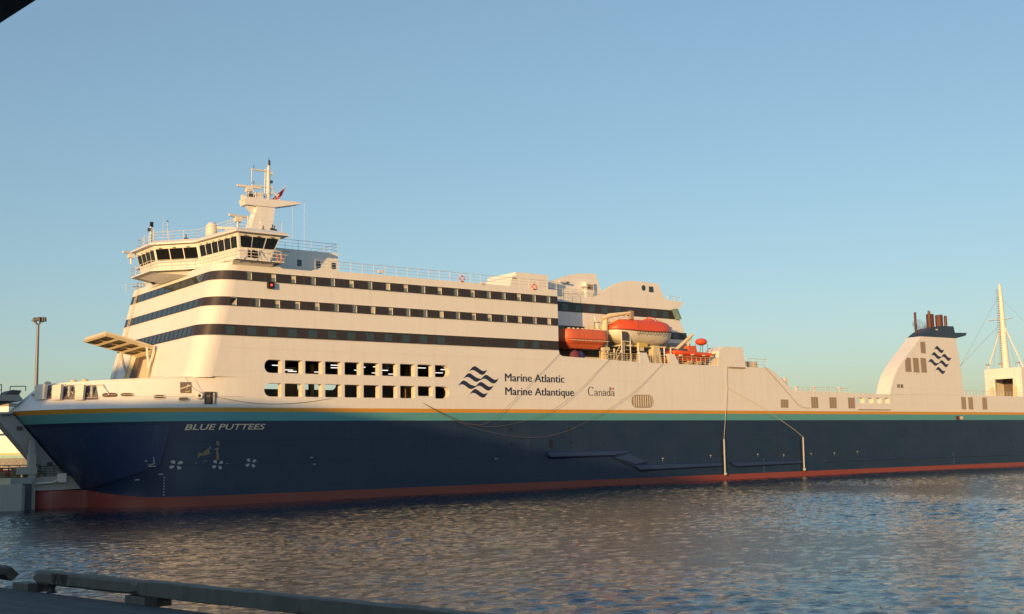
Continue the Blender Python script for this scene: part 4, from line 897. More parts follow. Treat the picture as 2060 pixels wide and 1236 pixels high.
# ------------------------------------------------------------------ boats in their davits
def boat_section(hw, z0, z1, n=9, full=.55):
    """half section from keel to gunwale"""
    return [(hw * min(1, math.sin(math.pi / 2 * i / (n - 1)) ** full), z0 + (z1 - z0) * (1 - math.cos(math.pi / 2 * i / (n - 1)))) for i in range(n)]
def lifeboat(name, label, u0, u1, vc, B, zk, zg, zt, bow, hullm, topm, group, tp, sheer=.25, sq=.65):
    t = thing(name, label, "lifeboat", ((u0 + u1) / 2, vc, zk), group)
    n = 21; rows = []; tops = []; rail = []
    for i in range(n):
        s = -1 + 2 * i / (n - 1); u = (u0 + u1) / 2 + s * (u1 - u0) / 2
        k = max(0.0, 1 - abs(s) ** bow) ** .5
        hw = B * k; lift = (zg - zk) * .75 * abs(s) ** 5; g = zg + sheer * s * s
        sec = boat_section(hw, zk + lift, g)
        rows.append([(u, vc + a, z) for a, z in sec[::-1]] + [(u, vc - a, z) for a, z in sec[1:]])
        h = (zt - zg) * max(0.0, 1 - abs(s) ** tp) ** .55 + .02
        c = []
        for j in range(11):
            a = math.pi * j / 10
            c.append((u, vc + hw * .98 * math.copysign(abs(math.cos(a)) ** (sq - .05), math.cos(a)), g + h * math.sin(a) ** sq))
        tops.append(c); rail.append((u, vc - hw - .02, g))
    m = MB(); m.grid(rows, hullm); m.build("hull", t)
    m = MB(); m.grid(tops, topm); m.build("canopy", t)
    m = MB(); m.tube(rail, .09, topm if hullm is orange2 else newmat("gunwale_rubber", (.25, .06, .04), .7), 5); m.build("gunwale", t)
    return t, rows, tops
b1, r1, t1 = lifeboat("lifeboat", "boxy all orange lifeboat tucked beside the edge of the white house under the window band", 45.3, 53.0, 2.35, 1.75, 18.55, 19.4, 20.7, 9, orange2, orange2, "lifeboats in davits", 24, sheer=0, sq=.42)
m = MB()
for k in range(14): m.box(46.2 + k * .45, 46.45 + k * .45, .56, .62, 19.12, 19.2, boatwhite)
m.tube([(46.0, .58, 19.2), (52.6, .58, 19.2)], .03, boatwhite, 4); m.build("grab_line", b1)
m = MB(); m.hexa([(46.9, 1.3, 18.2), (51, 1.3, 18.2), (51, 3.2, 18.2), (46.9, 3.2, 18.2), (45.9, .95, 18.75), (51.8, .95, 18.75), (51.8, 3.8, 18.75), (45.9, 3.8, 18.75)], orange2); m.build("keel", b1)
m = MB()
for k in range(9): m.box(46.2 + k * .75, 46.5 + k * .75, 1.15, 1.3, 20.66, 20.78, white2)
m.build("roof_fittings", b1)
b2, r2, t2 = lifeboat("lifeboat", "large lifeboat with orange canopy over white hull hanging out beyond the rail", 53.6, 64.5, 2.0, 1.95, 19.0, 20.75, 22.35, 4.2, boatwhite, orange, "lifeboats in davits", 4.5, sheer=.22)
m = MB(); m.ball((60.9, 2.0, 22.35), 1.0, .8, .4, orange, 10, 6); m.tube([(60.0, 1.5, 22.4), (60.4, 1.5, 22.85), (61.6, 1.5, 22.8), (62.0, 1.5, 22.4)], .06, orange, 5); m.build("hatch", b2)
m = MB(); m.box(62.5, 63.2, 1.8, 2.2, 21.9, 22.6, cream); m.box(54.3, 54.7, 1.8, 2.2, 21.6, 22.2, cream); m.build("lifting_hook", b2)
m = MB()
for k in range(12):
    a = 57.0 + k * .5; m.tube([(a, .03, 20.75), (a + .12, .02, 20.3), (a + .25, .03, 20.15 + .1 * (k % 3)), (a + .5, .03, 20.75)], .02, dgrey, 3)
m.build("grab_line", b2)
m = MB(); m.tube([(57.1, 3.5, 21.0)] + [(57.1, 2 - 1.97 * math.copysign(abs(math.cos(R(a))) ** .6, math.cos(R(a))), 20.78 + 1.6 * math.sin(R(a)) ** .65) for a in (175, 150, 120, 90, 60, 40, 20, 8)][::-1], .05, orange2, 5); m.build("canopy_seam", b2)
m = MB(); m.box(55.5, 63.5, 1.85, 2.15, 18.82, 19.05, boatwhite); m.build("keel", b2)
rb = thing("rescue_boat", "small open orange rescue boat with a console sitting on chocks aft of the lifeboats", "rescue boat", (67.5, 1.3, 17.0))
tu = []
for k in range(15):
    a = math.pi * k / 14; tu.append((65.6 - 1.6 * math.sin(a) , 1.3 - 1.0 * math.cos(a), 18.15 + .12 * math.sin(a)))
m = MB(); m.tube([(71.0, .3, 18.0)] + tu + [(71.0, 2.3, 18.0)], .3, orange, 8); m.build("tube", rb)
m = MB(); m.hexa([(65.0, .9, 17.1), (70.3, .9, 17.1), (70.3, 1.7, 17.1), (65.0, 1.7, 17.1), (63.9, .25, 17.95), (71, .25, 17.95), (71, 2.35, 17.95), (63.9, 2.35, 17.95)], orange); m.build("hull", rb)
m = MB(); m.hexa([(67.0, .8, 18.0), (68.9, .8, 18.0), (68.9, 1.8, 18.0), (67.0, 1.8, 18.0), (67.2, .85, 19.2), (68.6, .85, 19.3), (68.6, 1.75, 19.3), (67.2, 1.75, 19.2)], orange2); m.box(66.4, 67.0, .9, 1.6, 18.1, 18.8, dgrey); m.build("console", rb)
m = MB(); m.ball((70.15, 1.3, 19.9), .95, .75, .5, orange, 12, 8); m.build("righting_bag", rb)
m = MB()
for v in (.8, 1.8): m.tube([(69.3, v, 18.2), (69.6, v, 19.6)], .05, dgrey, 4); m.tube([(70.9, v, 18.2), (70.9, v, 19.6)], .05, dgrey, 4)
m.build("frame", rb)
m = MB()
for p in ((64.6, .05, 17.8), (66.8, .05, 17.95), (69.0, .05, 17.9), (70.6, .05, 17.85)): m.box(p[0], p[0] + .5, p[1] - .08, p[1] + .15, p[2] - .1, p[2] + .08, boatwhite)
for u in (67.2, 69.0): m.tube([(u, .4, 16.75), (u + .35, .3, 17.15), (u + .6, .4, 16.85)], .07, markw, 4)
m.build("reflective_marks", rb)

# ------------------------------------------------------------------ loose things on the ferry
def ring(label, c, r_=.31):
    t = thing("life_ring", label, "life ring", c, "life rings hung on the railings")
    m = MB(); n = 20
    P = [(c[0] + r_ * math.cos(2 * math.pi * k / n), c[1], c[2] + r_ * math.sin(2 * math.pi * k / n)) for k in range(n + 1)]
    m.tube(P, .085, orange, 8); m.build("ring", t)
    m = MB()
    for k in (2, 7, 12, 17): m.tube(P[k:k + 2], .096, white2, 8)
    m.build("tape_bands", t)
for lab, c in (("orange life ring on the long roof rail above the middle cabin windows", (29.19, -0.1, 25.56)), ("orange life ring on the roof rail in front of the white machinery house", (39.88, -0.1, 25.35)), ("orange life ring on the end rail of the bridge wing", (5.72, -0.6, 25.98))):
    ring(lab, c)
for c in ((18.3, 0.0, 25.61), (32.37, 0.0, 25.27)):
    m = MB(); m.box(c[0] - .25, c[0] + .25, .0, .3, c[2] - .2, c[2] + .1, white2); m.tube([(c[0] + .1, .15, c[2]), (c[0] + .4, .1, c[2] + .15)], .08, white2, 5); m.build("floodlight", ferry)
fl = thing("flag", "red flag with a small blue and white canton flying behind the mast", "flag", (13.1, BC, 36.9))
f0, f1 = (11.6, 35.35), (13.3, 37.25)
m = MB(); m.tube([(11.2, BC, 35.2), (13.35, BC, 37.4)], .03, white2, 4); m.build("staff", fl)
m = MB(); rows = []; 
for i in range(9):
    t = i / 8; p = (f1[0] - (f1[0] - f0[0]) * t * .95 , f1[1] - .15 - (f1[1] - f0[1]) * t * .7); rows.append([(p[0] - .55 * s * .9, BC + .12 * math.sin(i * 1.2 + s * 2), p[1] - 1.05 * s) for s in np.linspace(0, 1, 6)])
m.grid(rows, flagred); 
k = 0
for i in range(8):
    for j in range(5):
        if i >= 4 and j < 3: m.m[k] = m.mi(flagwhite if (i + j) % 2 else flagblue)
        k += 1
m.build("cloth", fl)
def rope_thing(name, label, pts, r_, mat, group, cat="rope"):
    t = MB(); t.tube(pts, r_, mat, 5); o = t.build(name)
    b = Vector(pts[0]); 
    o.data.transform(Matrix.Translation(-b)); o.location = world(b); o.rotation_euler = (0, 0, ANG)
    return tag(o, label, cat, group)
def spline(P, n=30):
    P = [Vector(p) for p in P]; out = []
    Q = [2 * P[0] - P[1]] + P + [2 * P[-1] - P[-2]]
    for i in range(1, len(Q) - 2):
        for k in range(n // (len(P) - 1) + 1):
            t = k / (n // (len(P) - 1) + 1); a, b, c, d = Q[i - 1], Q[i], Q[i + 1], Q[i + 2]
            out.append(.5 * (2 * b + (c - a) * t + (2 * a - 5 * b + 4 * c - d) * t * t + (3 * b - a - 3 * c + d) * t ** 3))
    return out + [P[-1]]
G = "slack mooring ropes draped down the hull side"
rope_thing("mooring_rope", "slack rope from the corner of the boat recess sagging to the lower opening", spline([(43.64, -0.12, 17.26), (36.73, -0.3, 11.8), (32.5, -0.5, 8.98), (29.74, -0.4, 8.64), (26.73, -0.3, 9.55), (22.75, 0.1, 11.5)], 50), .018, rope, G)
rope_thing("mooring_rope", "slack rope from below the boat cradle crossing between the two wordmarks", spline([(51.81, -0.12, 16.84), (46.04, -0.3, 12.52), (40.29, -0.5, 9.68), (33.49, -0.6, 8.39), (29.68, -0.5, 8.75), (26.06, -0.3, 9.89), (22.88, 0.1, 11.45)], 60), .018, rope, G)
rope_thing("mooring_rope", "longest slack rope dipping lowest over the navy hull from the aft lifeboat", spline([(61.29, -0.12, 16.54), (55.23, -0.3, 12.45), (47.35, -0.5, 8.9), (41.67, -0.6, 7.29), (36.38, -0.6, 7.16), (30.02, -0.5, 8.3), (26.4, -0.3, 9.78), (23.01, 0.1, 11.39)], 60), .018, rope, G)
rope_thing("hanging_line", "thin dark line running down the sloped side to the louvres", spline([(81.34, -0.06, 16.76), (84.7, -0.06, 14.27), (87.81, -0.06, 11.8), (89.09, -0.06, 11.08), (90.19, -0.06, 10.87), (91.1, -0.06, 10.88)], 40), .026, rope, None, "rope")
rope_thing("hanging_line", "thin line sagging from the bow deck corner past the side hatch to the openings", spline([(-4.1, -0.1, 13.36), (-3.07, -0.1, 12.21), (-1.88, -0.1, 11.78), (-0.32, -0.1, 11.36), (3.7, -0.1, 10.84), (8.17, -0.1, 10.93), (13.53, 0.05, 11.62)], 40), .02, rope, None, "rope")
def pole_thing(label, top, bot_, path):
    t = thing("hanging_pole", label, "hanging pole", bot_, "striped poles hung over the hull side by ropes")
    m = MB(); m.tube([top, bot_], .12, markw, 8); m.build("pole", t)
    m = MB(); m.tube([(top[0] + .2, top[1] + .12, top[2]), (bot_[0] + .2, bot_[1] + .12, bot_[2])], .09, rustred, 6); m.build("red_strip", t)
    m = MB(); m.ball((bot_[0], bot_[1] - .05, bot_[2] + .1), .24, .24, .24, markw, 8, 6); m.build("end_block", t)
    m = MB(); m.tube(path + [top], .03, ropew, 5); m.build("line", t)
pole_thing("white hanging pole below the deck house, its rope straight up", (72.1, -0.35, 6.5), (72.05, -0.35, 1.73), [(73.5, -0.15, 16.61), (73.36, -0.2, 13.58)])
pole_thing("white hanging pole farther aft whose rope slants up to the left", (88.77, -0.35, 6.61), (88.67, -0.35, 1.9), [(73.3, -0.25, 13.51), (80.89, -0.35, 10.6), (87.13, -0.35, 7.62)])

# ================================================================== SURROUNDINGS
def flat_mesh(name, verts, faces, mats, kind=None, smooth=False):
    me = bpy.data.meshes.new(name); me.from_pydata(verts, [], faces)
    for m_ in mats: me.materials.append(m_)
    if smooth: me.polygons.foreach_set("use_smooth", [True] * len(me.polygons))
    o = bpy.data.objects.new(name, me); C.objects.link(o)
    if kind: o["kind"] = kind
    return o
# ---- water: a wind-rippled sheet, rippled geometry where it is seen close, flat beyond
wm = newmat("harbour_water", (0.005, 0.014, 0.027), 0.04, spec=0.44)
bsdf(wm).inputs["IOR"].default_value = 1.33
v1 = coords(wm, (1.0, 1.5, 1))
nb = bump(wm, noise(wm, 2.4, v1, 2, .5), 0.05, 0.55)
nb = bump(wm, noise(wm, 6.5, v1, 3, .6), 0.024, 0.7, nb)
L(wm, nb, bsdf(wm).inputs["Normal"])
X0, X1, Y0, Y1, ST = -72.0, 130.0, 20.0, 195.0, 0.21
nx, ny = int((X1 - X0) / ST) + 1, int((Y1 - Y0) / ST) + 1
gx, gy = np.meshgrid(np.linspace(X0, X1, nx), np.linspace(Y0, Y1, ny))
rng = np.random.default_rng(5); hz = np.zeros_like(gx)
wdir = R(-70)
for i in range(70):
    lam = 0.46 * (2.6 / 0.46) ** (rng.random() ** 1.8); k = 2 * math.pi / lam
    a = wdir + rng.normal() * .75; ph = rng.random() * 6.283
    amp = 0.026 * lam ** 0.9 / math.sqrt(70)
    arg = k * (gx * math.cos(a) + gy * math.sin(a)) + ph
    hz += amp * (np.sin(arg) + .25 * np.sin(2 * arg + .6))
gust = np.zeros_like(gx)
for i in range(10):
    lam = 14 + 45 * rng.random(); a = rng.random() * 6.283; gust += np.sin(2 * math.pi / lam * (gx * math.cos(a) + gy * math.sin(a)) + rng.random() * 6.283)
hz *= np.clip(1 + .16 * gust, .45, 1.7)
edge = np.minimum.reduce([gx - X0, X1 - gx, gy - Y0, Y1 - gy]); hz *= np.clip(edge / 12, 0, 1)
co = np.stack([gx, gy, hz], -1).reshape(-1, 3).astype(np.float32)
ii = (np.arange(ny - 1)[:, None] * nx + np.arange(nx - 1)[None, :]).reshape(-1)
loops = np.stack([ii, ii + 1, ii + 1 + nx, ii + nx], -1).reshape(-1).astype(np.int32)
me = bpy.data.meshes.new("water"); me.vertices.add(len(co)); me.vertices.foreach_set("co", co.reshape(-1))
nf = len(ii); me.loops.add(nf * 4); me.loops.foreach_set("vertex_index", loops)
me.polygons.add(nf); me.polygons.foreach_set("loop_start", np.arange(0, nf * 4, 4, dtype=np.int32))
me.polygons.foreach_set("use_smooth", np.ones(nf, dtype=bool)); me.update(calc_edges=True); me.validate()
me.materials.append(wm); wo = bpy.data.objects.new("water", me); C.objects.link(wo); wo["kind"] = "structure"
flat_mesh("water", [(-4000, -200, -.02), (4000, -200, -.02), (4000, Y0 + .3, -.02), (-4000, Y0 + .3, -.02), (-4000, Y1 - .3, -.02), (4000, Y1 - .3, -.02), (4000, 6000, -.02), (-4000, 6000, -.02),
                    (X0 + .3, Y0 + .3, -.02), (X0 + .3, Y1 - .3, -.02), (X1 - .3, Y0 + .3, -.02), (X1 - .3, Y1 - .3, -.02)],
          [(0, 1, 2, 3), (4, 5, 6, 7), (3, 8, 9, 4), (10, 2, 5, 11)], [wm], "structure")
# ---- quay in the foreground (in shade) with its timber kerb
wood = weathered("weathered_timber", (0.17, 0.165, 0.14), 0.85, amount=0.7, seam=False, dirt=(0.05, 0.05, 0.05))
wood_d = weathered("dark_wet_timber", (0.045, 0.042, 0.04), 0.8, amount=0.5, seam=False)
quaym0 = weathered("quay_decking", (0.10, 0.115, 0.12), 0.9, amount=0.7, seam=False, dirt=(0.05, 0.05, 0.055))
quaym = quaym0
mpq = N(quaym, "ShaderNodeMapping"); tq = N(quaym, "ShaderNodeTexCoord"); L(quaym, tq.outputs["Object"], mpq.inputs[0]); mpq.inputs["Rotation"].default_value = (0, 0, R(40.4))
wq = N(quaym, "ShaderNodeTexBrick"); wq.inputs["Scale"].default_value = 1; wq.inputs["Brick Width"].default_value = 5.0; wq.inputs["Row Height"].default_value = .28; wq.inputs["Mortar Size"].default_value = .012
wq.inputs["Color1"].default_value = (1, 1, 1, 1); wq.inputs["Color2"].default_value = (.7, .7, .7, 1); wq.inputs["Mortar"].default_value = (0, 0, 0, 1); L(quaym, mpq.outputs[0], wq.inputs[0])
L(quaym, bump(quaym, wq.outputs[0], .02, 1.0), bsdf(quaym).inputs["Normal"])
src_ = bsdf(quaym).inputs["Base Color"].links[0].from_socket
L(quaym, mixc(quaym, .75, src_, wq.outputs[0], 'MULTIPLY'), bsdf(quaym).inputs["Base Color"])
DK = 1.97 - 0.6; LB = DK + .2; LT = LB + .35
T0 = Vector((-12.34, 32.09, 0)); TD = Vector((10.79, -9.2, 0)).normalized(); TN = Vector((-TD.y, TD.x, 0))
if TN.y < 0: TN = -TN                                    # towards the water
def tl(s, n, z): p = T0 + TD * s + TN * n; return (p.x, p.y, z)
q0, q1, q2, q3 = tl(-60, -.36, 0), tl(90, -.36, 0), tl(90, -130, 0), tl(-60, -130, 0)
qv = [(p[0], p[1], DK) for p in (q0, q1, q2, q3)] + [(p[0], p[1], -4) for p in (q0, q1, q2, q3)]
bv = [] 
flat_mesh("quay", qv, [(0, 1, 2, 3), (0, 4, 5, 1), (1, 5, 6, 2), (2, 6, 7, 3), (3, 7, 4, 0)], [quaym], "structure")
def log_mesh(s0, s1, mat, wob=.012, lap0=0, lap1=0, rnd=0.022, seed=0, hgt=None, dep=.36):
    """a sawn timber with worn, rounded edges; lap0/lap1 cut a half-lap at the ends"""
    r_ = random.Random(seed); m = MB(); rows = []; n = max(6, int((s1 - s0) / .35)); h0, h1 = LB, hgt or LT
    for i in range(n + 1):
        s = s0 + (s1 - s0) * i / n; row = []
        e = rnd * (2.2 if i in (0, n) else 1)
        for (a, z) in ((-dep + e, h0), (-dep, h0 + e), (-dep, h1 - e), (-dep + e, h1), (-e, h1), (0, h1 - e), (0, h0 + e), (-e, h0)):
            row.append(tl(s + r_.uniform(-.02, .02), a + r_.uniform(-wob, wob), z + r_.uniform(-wob, wob)))
        rows.append(row)
    m.grid(rows, mat, smooth=False, close=True); m.face(rows[0], mat); m.face(rows[-1][::-1], mat)
    return m
def place(m, name, label, cat, base, group=None, parent=None):
    o = m.build(name); b = Vector(base); o.data.transform(Matrix.Translation(-b)); o.location = b
    return tag(o, label, cat, group)
def sp(p): return (Vector((p[0], p[1], 0)) - T0).dot(TD)
sA, sB, sC = sp((-12.97, 32.49, 1.9)), sp((-9.01, 29.26, 1.9)), sp((-4.34, 25.3, 1.9))
GL = "long timbers of the quay edge kerb"
place(log_mesh(sA, sB, wood, seed=1, rnd=.06), "kerb_timber", "short kerb timber at the left with a black stain near its rounded end", "timber", tl(sA, 0, LB), GL)
place(log_mesh(sB + .015, sC, wood, seed=2), "kerb_timber", "middle kerb timber between the stained one and the overlapping joint", "timber", tl(sB, 0, LB), GL)
place(log_mesh(sC + .02, sC + 9, wood, seed=3), "kerb_timber", "kerb timber running out of the bottom of the picture at the right", "timber", tl(sC, 0, LB), GL)
m = MB()
for (a, b) in ((sA + 1.02, sA + 1.2), (sA + 1.3, sA + 1.42), (sA + 1.5, sA + 1.75)):
    m.face([tl(a, -.375, LB + .1), tl(b, -.375, LB + .05), tl(b + .1, -.375, LT - .03), tl(a - .02, -.375, LT - .02)], wood_d)
st_ = place(m, "stain_plates", "black worn patches on the face of the short kerb timber", "rubber pad", tl(sA + 1, 0, LB))
for s, lab in ((sp((-12.51, 32.86, 1.37)) , "dark chock block under the short kerb timber"), (sp((-8.32, 29.0, 1.37)), "dark chock block under the middle kerb timber")):
    m = MB(); rows = []
    P = [tl(s - .26, -.42, 0), tl(s + .26, -.42, 0), tl(s + .26, -.02, 0), tl(s - .26, -.02, 0)]
    m.hexa([(p[0], p[1], DK) for p in P] + [(p[0], p[1], LB + .01) for p in P], wood_d)
    P = [tl(s - 1.2, -.38, 0), tl(s - .27, -.38, 0), tl(s - .27, -.05, 0), tl(s - 1.2, -.05, 0)]
    m.hexa([(p[0], p[1], DK) for p in P] + [(p[0], p[1], LB - .02) for p in P], wood)
    place(m, "chock_block", lab, "chock", tl(s, 0, DK), "chock blocks under the kerb")
e_ = sp((-13.99, 33.53, 1.9))
place(log_mesh(e_ - 6, e_, wood_d, seed=9, rnd=.09, wob=.03, hgt=LT, dep=.45), "kerb_timber", "dark rounded timber end at the left edge beyond the cleat", "timber", tl(e_, 0, LB), GL)
c = Vector(tl(sp((-12.84, 31.37, 1.7)), -.25, DK))
m = MB(); m.lathe(tuple(c), [(.16, 0), (.09, .06), (.09, .22), (.13, .26), (0, .28)], black, 10); m.tube([c + TD * -.36 + Vector((0, 0, .28)), c + TD * -.12 + Vector((0, 0, .22)), c + TD * .12 + Vector((0, 0, .22)), c + TD * .36 + Vector((0, 0, .28))], [.04, .07, .07, .04], black, 8)
place(m, "mooring_cleat", "small black iron cleat in the gap between the kerb timbers", "cleat", c)
# ---- berth at the bow: dolphin, pillar, linkspan
dol = thing("berth_dolphin", "pale concrete fender block standing in the water at the left edge", "fender block", (-20, 10.5, .6))
m = MB(); P = [(-26, 9.3), (-16.6, 9.3), (-16.25, 9.6), (-16.25, 12.5), (-26, 12.5)]
m.prism(P, 2, -.5, 3.15, concrete); m.prism([(-26, 9.5), (-16.5, 9.5), (-16.5, 12.3), (-26, 12.3)], 2, 3.15, 3.3, concrete); m.build("block", dol)
m = MB(); m.box(-24, -17.6, 9.6, 11.2, 3.3, 3.9, cream); m.build("crate_step", dol)
m = MB(); m.box(-16.2, -15.4, 10.4, 12.2, -.5, 3.3, dgrey); m.box(-18.6, -15.3, 10.4, 11.0, 3.3, 3.9, grey); m.build("recess_shade", dol)  # dark grey box paints the shade of the recess, grey cap above it
pil = thing("berth_pillar", "pale square pillar rising from the water beside the fender block", "pillar", (-15.2, 11.2, .6))
m = MB(); m.box(-15.6, -14.9, 11.0, 11.7, -.5, 6.2, concrete); m.build("shaft", pil)
m = MB(); m.box(-16.6, -14.8, 10.9, 11.8, 4.2, 4.9, concrete); m.build("bracket", pil)
m = MB(); m.box(-15.5, -15.0, 11.1, 11.6, 6.2, 7.6, grey); m.build("upper_post", pil)
lk = thing("linkspan", "grey linkspan gangway platform reaching over the ferry's bow tip", "linkspan", (-26, 13, 10))
e = (-16.05, 12.5, 11.5)
m = MB(); m.prism([(e[0] - 14, 11.38), (e[0] - .05, 11.5), (e[0] + .1, 11.6), (e[0] - .3, 12.1), (e[0] - 14, 12.05)], 1, 12.3, 15.5, grey)
m.prism([(e[0] - 1.6, 12.1), (e[0] - .3, 12.1), (e[0] - .05, 12.55), (e[0] - .9, 12.6), (e[0] - 1.1, 12.55)], 1, 12.4, 15.3, dgrey)
m.build("platform", lk)
m = MB(); m.prism([(e[0] - 14, 10.7), (e[0] - 2.4, 10.95), (e[0] - .6, 11.4), (e[0] - 14, 11.37)], 1, 12.6, 15.0, dgrey); m.build("underside", lk)  # dark wedge stands in for the shaded gap below the platform
railing([(e[0] - 14, 12.35, 12.05), (e[0] - 2.0, 12.35, 12.1)], 1.0, 2, 1.8, mat=dgrey, parent=lk, r=.035, name="handrail")
railing([(e[0] - .9, 13.5, 12.5), (e[0] + .6, 13.5, 12.55)], .5, 1, 1.5, mat=dgrey, parent=lk, r=.035, name="handrail")
m = MB(); m.lathe((e[0] - 1.5, 12.6, 10.1), [(0, .3), (.7, .28), (.85, .15), (.7, 0), (0, -.05)], markw, 12); m.build("fender_cap", lk)
m = MB(); m.box(e[0] - 9, e[0] - 2.3, 13.5, 15, 12.05, 12.7, white2); m.box(e[0] - 2.6, e[0] - 2.1, 13, 13.4, 12.1, 13.6, white2); m.build("cabin", lk)
m = MB(); rr = random.Random(4)                       # railings and gear on the lower ramp seen under the bow
for k in range(16):
    u = -31 + k * 1.05; m.box(u, u + .5 + rr.random() * .6, 13.4, 13.9, 3.6, 4.3 + rr.random() * 1.2, rr.choice([innerwall, rustred, dgrey, orange2]))
m.box(-34, -14, 12.2, 13.0, 2.6, 3.55, grey); m.build("lower_ramp", lk)
railing([(-34, 12.1, 3.6), (-14.2, 12.1, 3.6)], 1.5, 5, 1.0, r=.035, mat=dgrey, parent=lk, name="handrail")
# ---- sister ferry across the basin
sis = bpy.data.objects.new("ferry", None); C.objects.link(sis); sis.location = (-150, 325, -3.2); sis.rotation_euler = (0, 0, R(4))
BASE[sis] = Vector((0, 0, 0)); tag(sis, "second ferry with the same stripes far behind, seen under the bow overhang", "ferry")
SW = 48
m = MB(); m.prism([(-70, -1), (0, -1), (SW - 12, -1), (SW, 10.42), (-70, 10.42)], 1, 0, 24, hullp); m.build("hull", sis)
m = MB(); m.prism([(-70, 10.42), (SW, 10.42), (SW - .5, 14.5), (-70, 16.5)], 1, .05, 24, white); m.build("side_plating", sis)
for z, body, ue in ((13.75, "Marine Atlantic", 27.6), (12.2, "Marine Atlantique", 28.9)):
    text_mesh("company_lettering", body, ue - (9.1 if "que" not in body else 10.6), ue, z, z + .98, navy, lambda u, zz: (u, .0, zz), sis, bold=.012, capfit=CAP)
m = MB(); m.box(-70, 8, 4, 20, 16, 26, white); m.build("house_wall", sis)
for k in range(3):
    m = MB(); m.box(-70, 8.02, 3.9, 20.02, 18 + k * 2.8, 19 + k * 2.8, band); m.build("window_band", sis)
rp = bpy.data.objects["hanging_line"]
# ---- lamp post behind the bow
D = 150.0
lp = bpy.data.objects.new("lamp_post", None); C.objects.link(lp); bx, by = -61.3, D
lp.location = (bx, by, 2.0); BASE[lp] = Vector((bx, by, 2.0)); tag(lp, "tall grey floodlight mast standing behind the ferry's bow", "lamp post")
HT = 22.4
steel = newmat("galvanised_steel", (0.22, 0.22, 0.24), 0.5, 0.4)
m = MB(); m.tube([(bx, by, 0), (bx, by, HT)], [.3, .17], steel, 10); m.build("pole", lp)
m = MB(); m.tube([(bx - .85, by, HT + .6), (bx, by, HT - .1), (bx + .85, by, HT + .6)], .08, steel, 5); m.tube([(bx - .9, by, HT + .6), (bx + .95, by, HT + .62)], .07, steel, 5); m.tube([(bx, by - .9, HT + .5), (bx, by, HT - .1), (bx, by + .9, HT + .6)], .07, steel, 5); m.build("head_frame", lp)
for (dx, dy, s_) in ((.1, -.3, .34), (.45, 0, .3), (.2, .4, .34), (.8, .1, .16), (-.6, .2, .14)):
    m = MB(); m.hexa([(bx + dx - s_, by + dy - .25, HT + .45), (bx + dx + s_, by + dy - .25, HT + .35), (bx + dx + s_, by + dy + .25, HT + .35), (bx + dx - s_, by + dy + .25, HT + .45), (bx + dx - s_ * .8, by + dy - .2, HT + .85), (bx + dx + s_ * .8, by + dy - .2, HT + .95), (bx + dx + s_ * .8, by + dy + .2, HT + .95), (bx + dx - s_ * .8, by + dy + .2, HT + .85)], dgrey); m.build("floodlight", lp)
flat_mesh("far_quay", [(-400, 143, 1.9), (-36, 143, 1.9), (-36, 220, 1.9), (-400, 220, 1.9), (-400, 143, -3), (-36, 143, -3), (-36, 220, -3), (-400, 220, -3)], [(0, 1, 2, 3), (0, 4, 5, 1), (1, 5, 6, 2)], [concrete], "structure")
# ---- canopy over the viewpoint, only its dark edge is in view
ca, cb = Vector((-4.24, 10.13, 9.0)), Vector((-4.81, 10.68, 9.0))
cd = (cb - ca).normalized(); cn = Vector((-cd.y, cd.x, 0))
if cn.dot(Vector((0, 0, 0)) - ca) < 0: cn = -cn
sh = bpy.data.objects.new("shelter", None); C.objects.link(sh); BASE[sh] = Vector((ca.x, ca.y, DK)); sh.location = BASE[sh]
tag(sh, "dark edge of a shelter roof cutting across the top left corner", "shelter")
m = MB(); a, b = ca - cd * 2.5, cb + cd * 1.2
P = [a, b, b + cn * 9, a + cn * 9]
m.hexa([(p.x, p.y, ca.z) for p in P] + [(p.x, p.y, ca.z + .35) for p in P], black); m.build("roof", sh)
for p in (a + cn * 8.5, b + cn * 8.5):
    m = MB(); m.tube([(p.x, p.y, DK), (p.x, p.y, ca.z)], .12, dgrey, 8); m.build("post", sh)
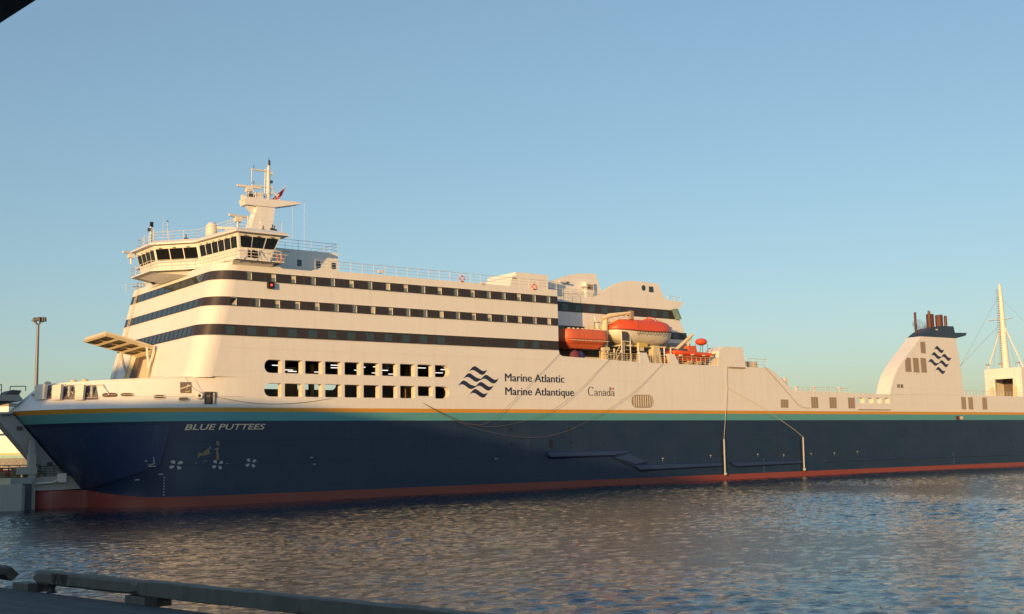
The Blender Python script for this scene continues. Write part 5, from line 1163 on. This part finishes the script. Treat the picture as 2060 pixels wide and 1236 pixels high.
# ---- unseen ridge added behind the viewpoint, shaped to shade quay and lower hull
sh_ = Vector((sdir.x, sdir.y, 0)).normalized(); pp = Vector((-sh_.y, sh_.x, 0))
if pp.x < 0: pp = -pp
RS = 45.0; tanel = math.tan(SUN_EL)
def ridge(u, v, z):
    p = world((u, v, z)); t = RS - p.dot(sh_); return (p.dot(pp), p.z + t * tanel)
prof = [ridge(*q) for q in ((-17.5, 13.5, 10.6), (-8, 3, 10.7), (3, 0, 10.7), (10, 0, 10.2), (18, 0, 9.1), (27, 0, 7.5), (41, 0, 5.0), (56, 0, 2.6), (72, 0, 0.2), (100, 0, -4))]
bw = ridge(*(-13.85, 9.78, 12.48))                                   # step added to the ridge outline to shade the very tip of the bow
prof = [q_ for q_ in prof if q_[0] > bw[0] + .4]
prof = [(bw[0] - 60, bw[1] + 2), (bw[0] - 3, bw[1] + 5), (bw[0], bw[1] + 3.6), (bw[0] + .25, prof[0][1])] + prof + [(-12, 14.5), (10, 13), (80, 13)]
hv, hf = [], []
for s_off, f in ((0, 1.0), (12, 1.0), (60, .9)):
    for (wq, zq) in prof:
        p = pp * wq + sh_ * (RS + s_off); hv.append((p.x, p.y, zq * f if s_off else zq))
for (wq, zq) in prof: p = pp * wq + sh_ * (RS - 6); hv.append((p.x, p.y, 0))
for (wq, zq) in prof: p = pp * wq + sh_ * (RS + 90); hv.append((p.x, p.y, 0))
n = len(prof)
for a_, b_ in ((3, 0), (0, 1), (1, 2), (2, 4)):
    for i in range(n - 1): hf.append((a_ * n + i, a_ * n + i + 1, b_ * n + i + 1, b_ * n + i))
ridge_mat = newmat("shade_ridge_olive", (0.07, 0.075, 0.05), 0.95)  # plain dull coat for the added shading ridge
flat_mesh("shade_ridge", hv, hf, [ridge_mat], "structure")

# ---- lay the ship, quay and all else out in the trimmed frame (the water stays level)
bpy.context.view_layer.update()
for o in list(C.objects):
    if o.parent is None and o.type != 'LIGHT' and o is not cam and not o.name.startswith("water"):
        o.matrix_world = TRIM @ o.matrix_world
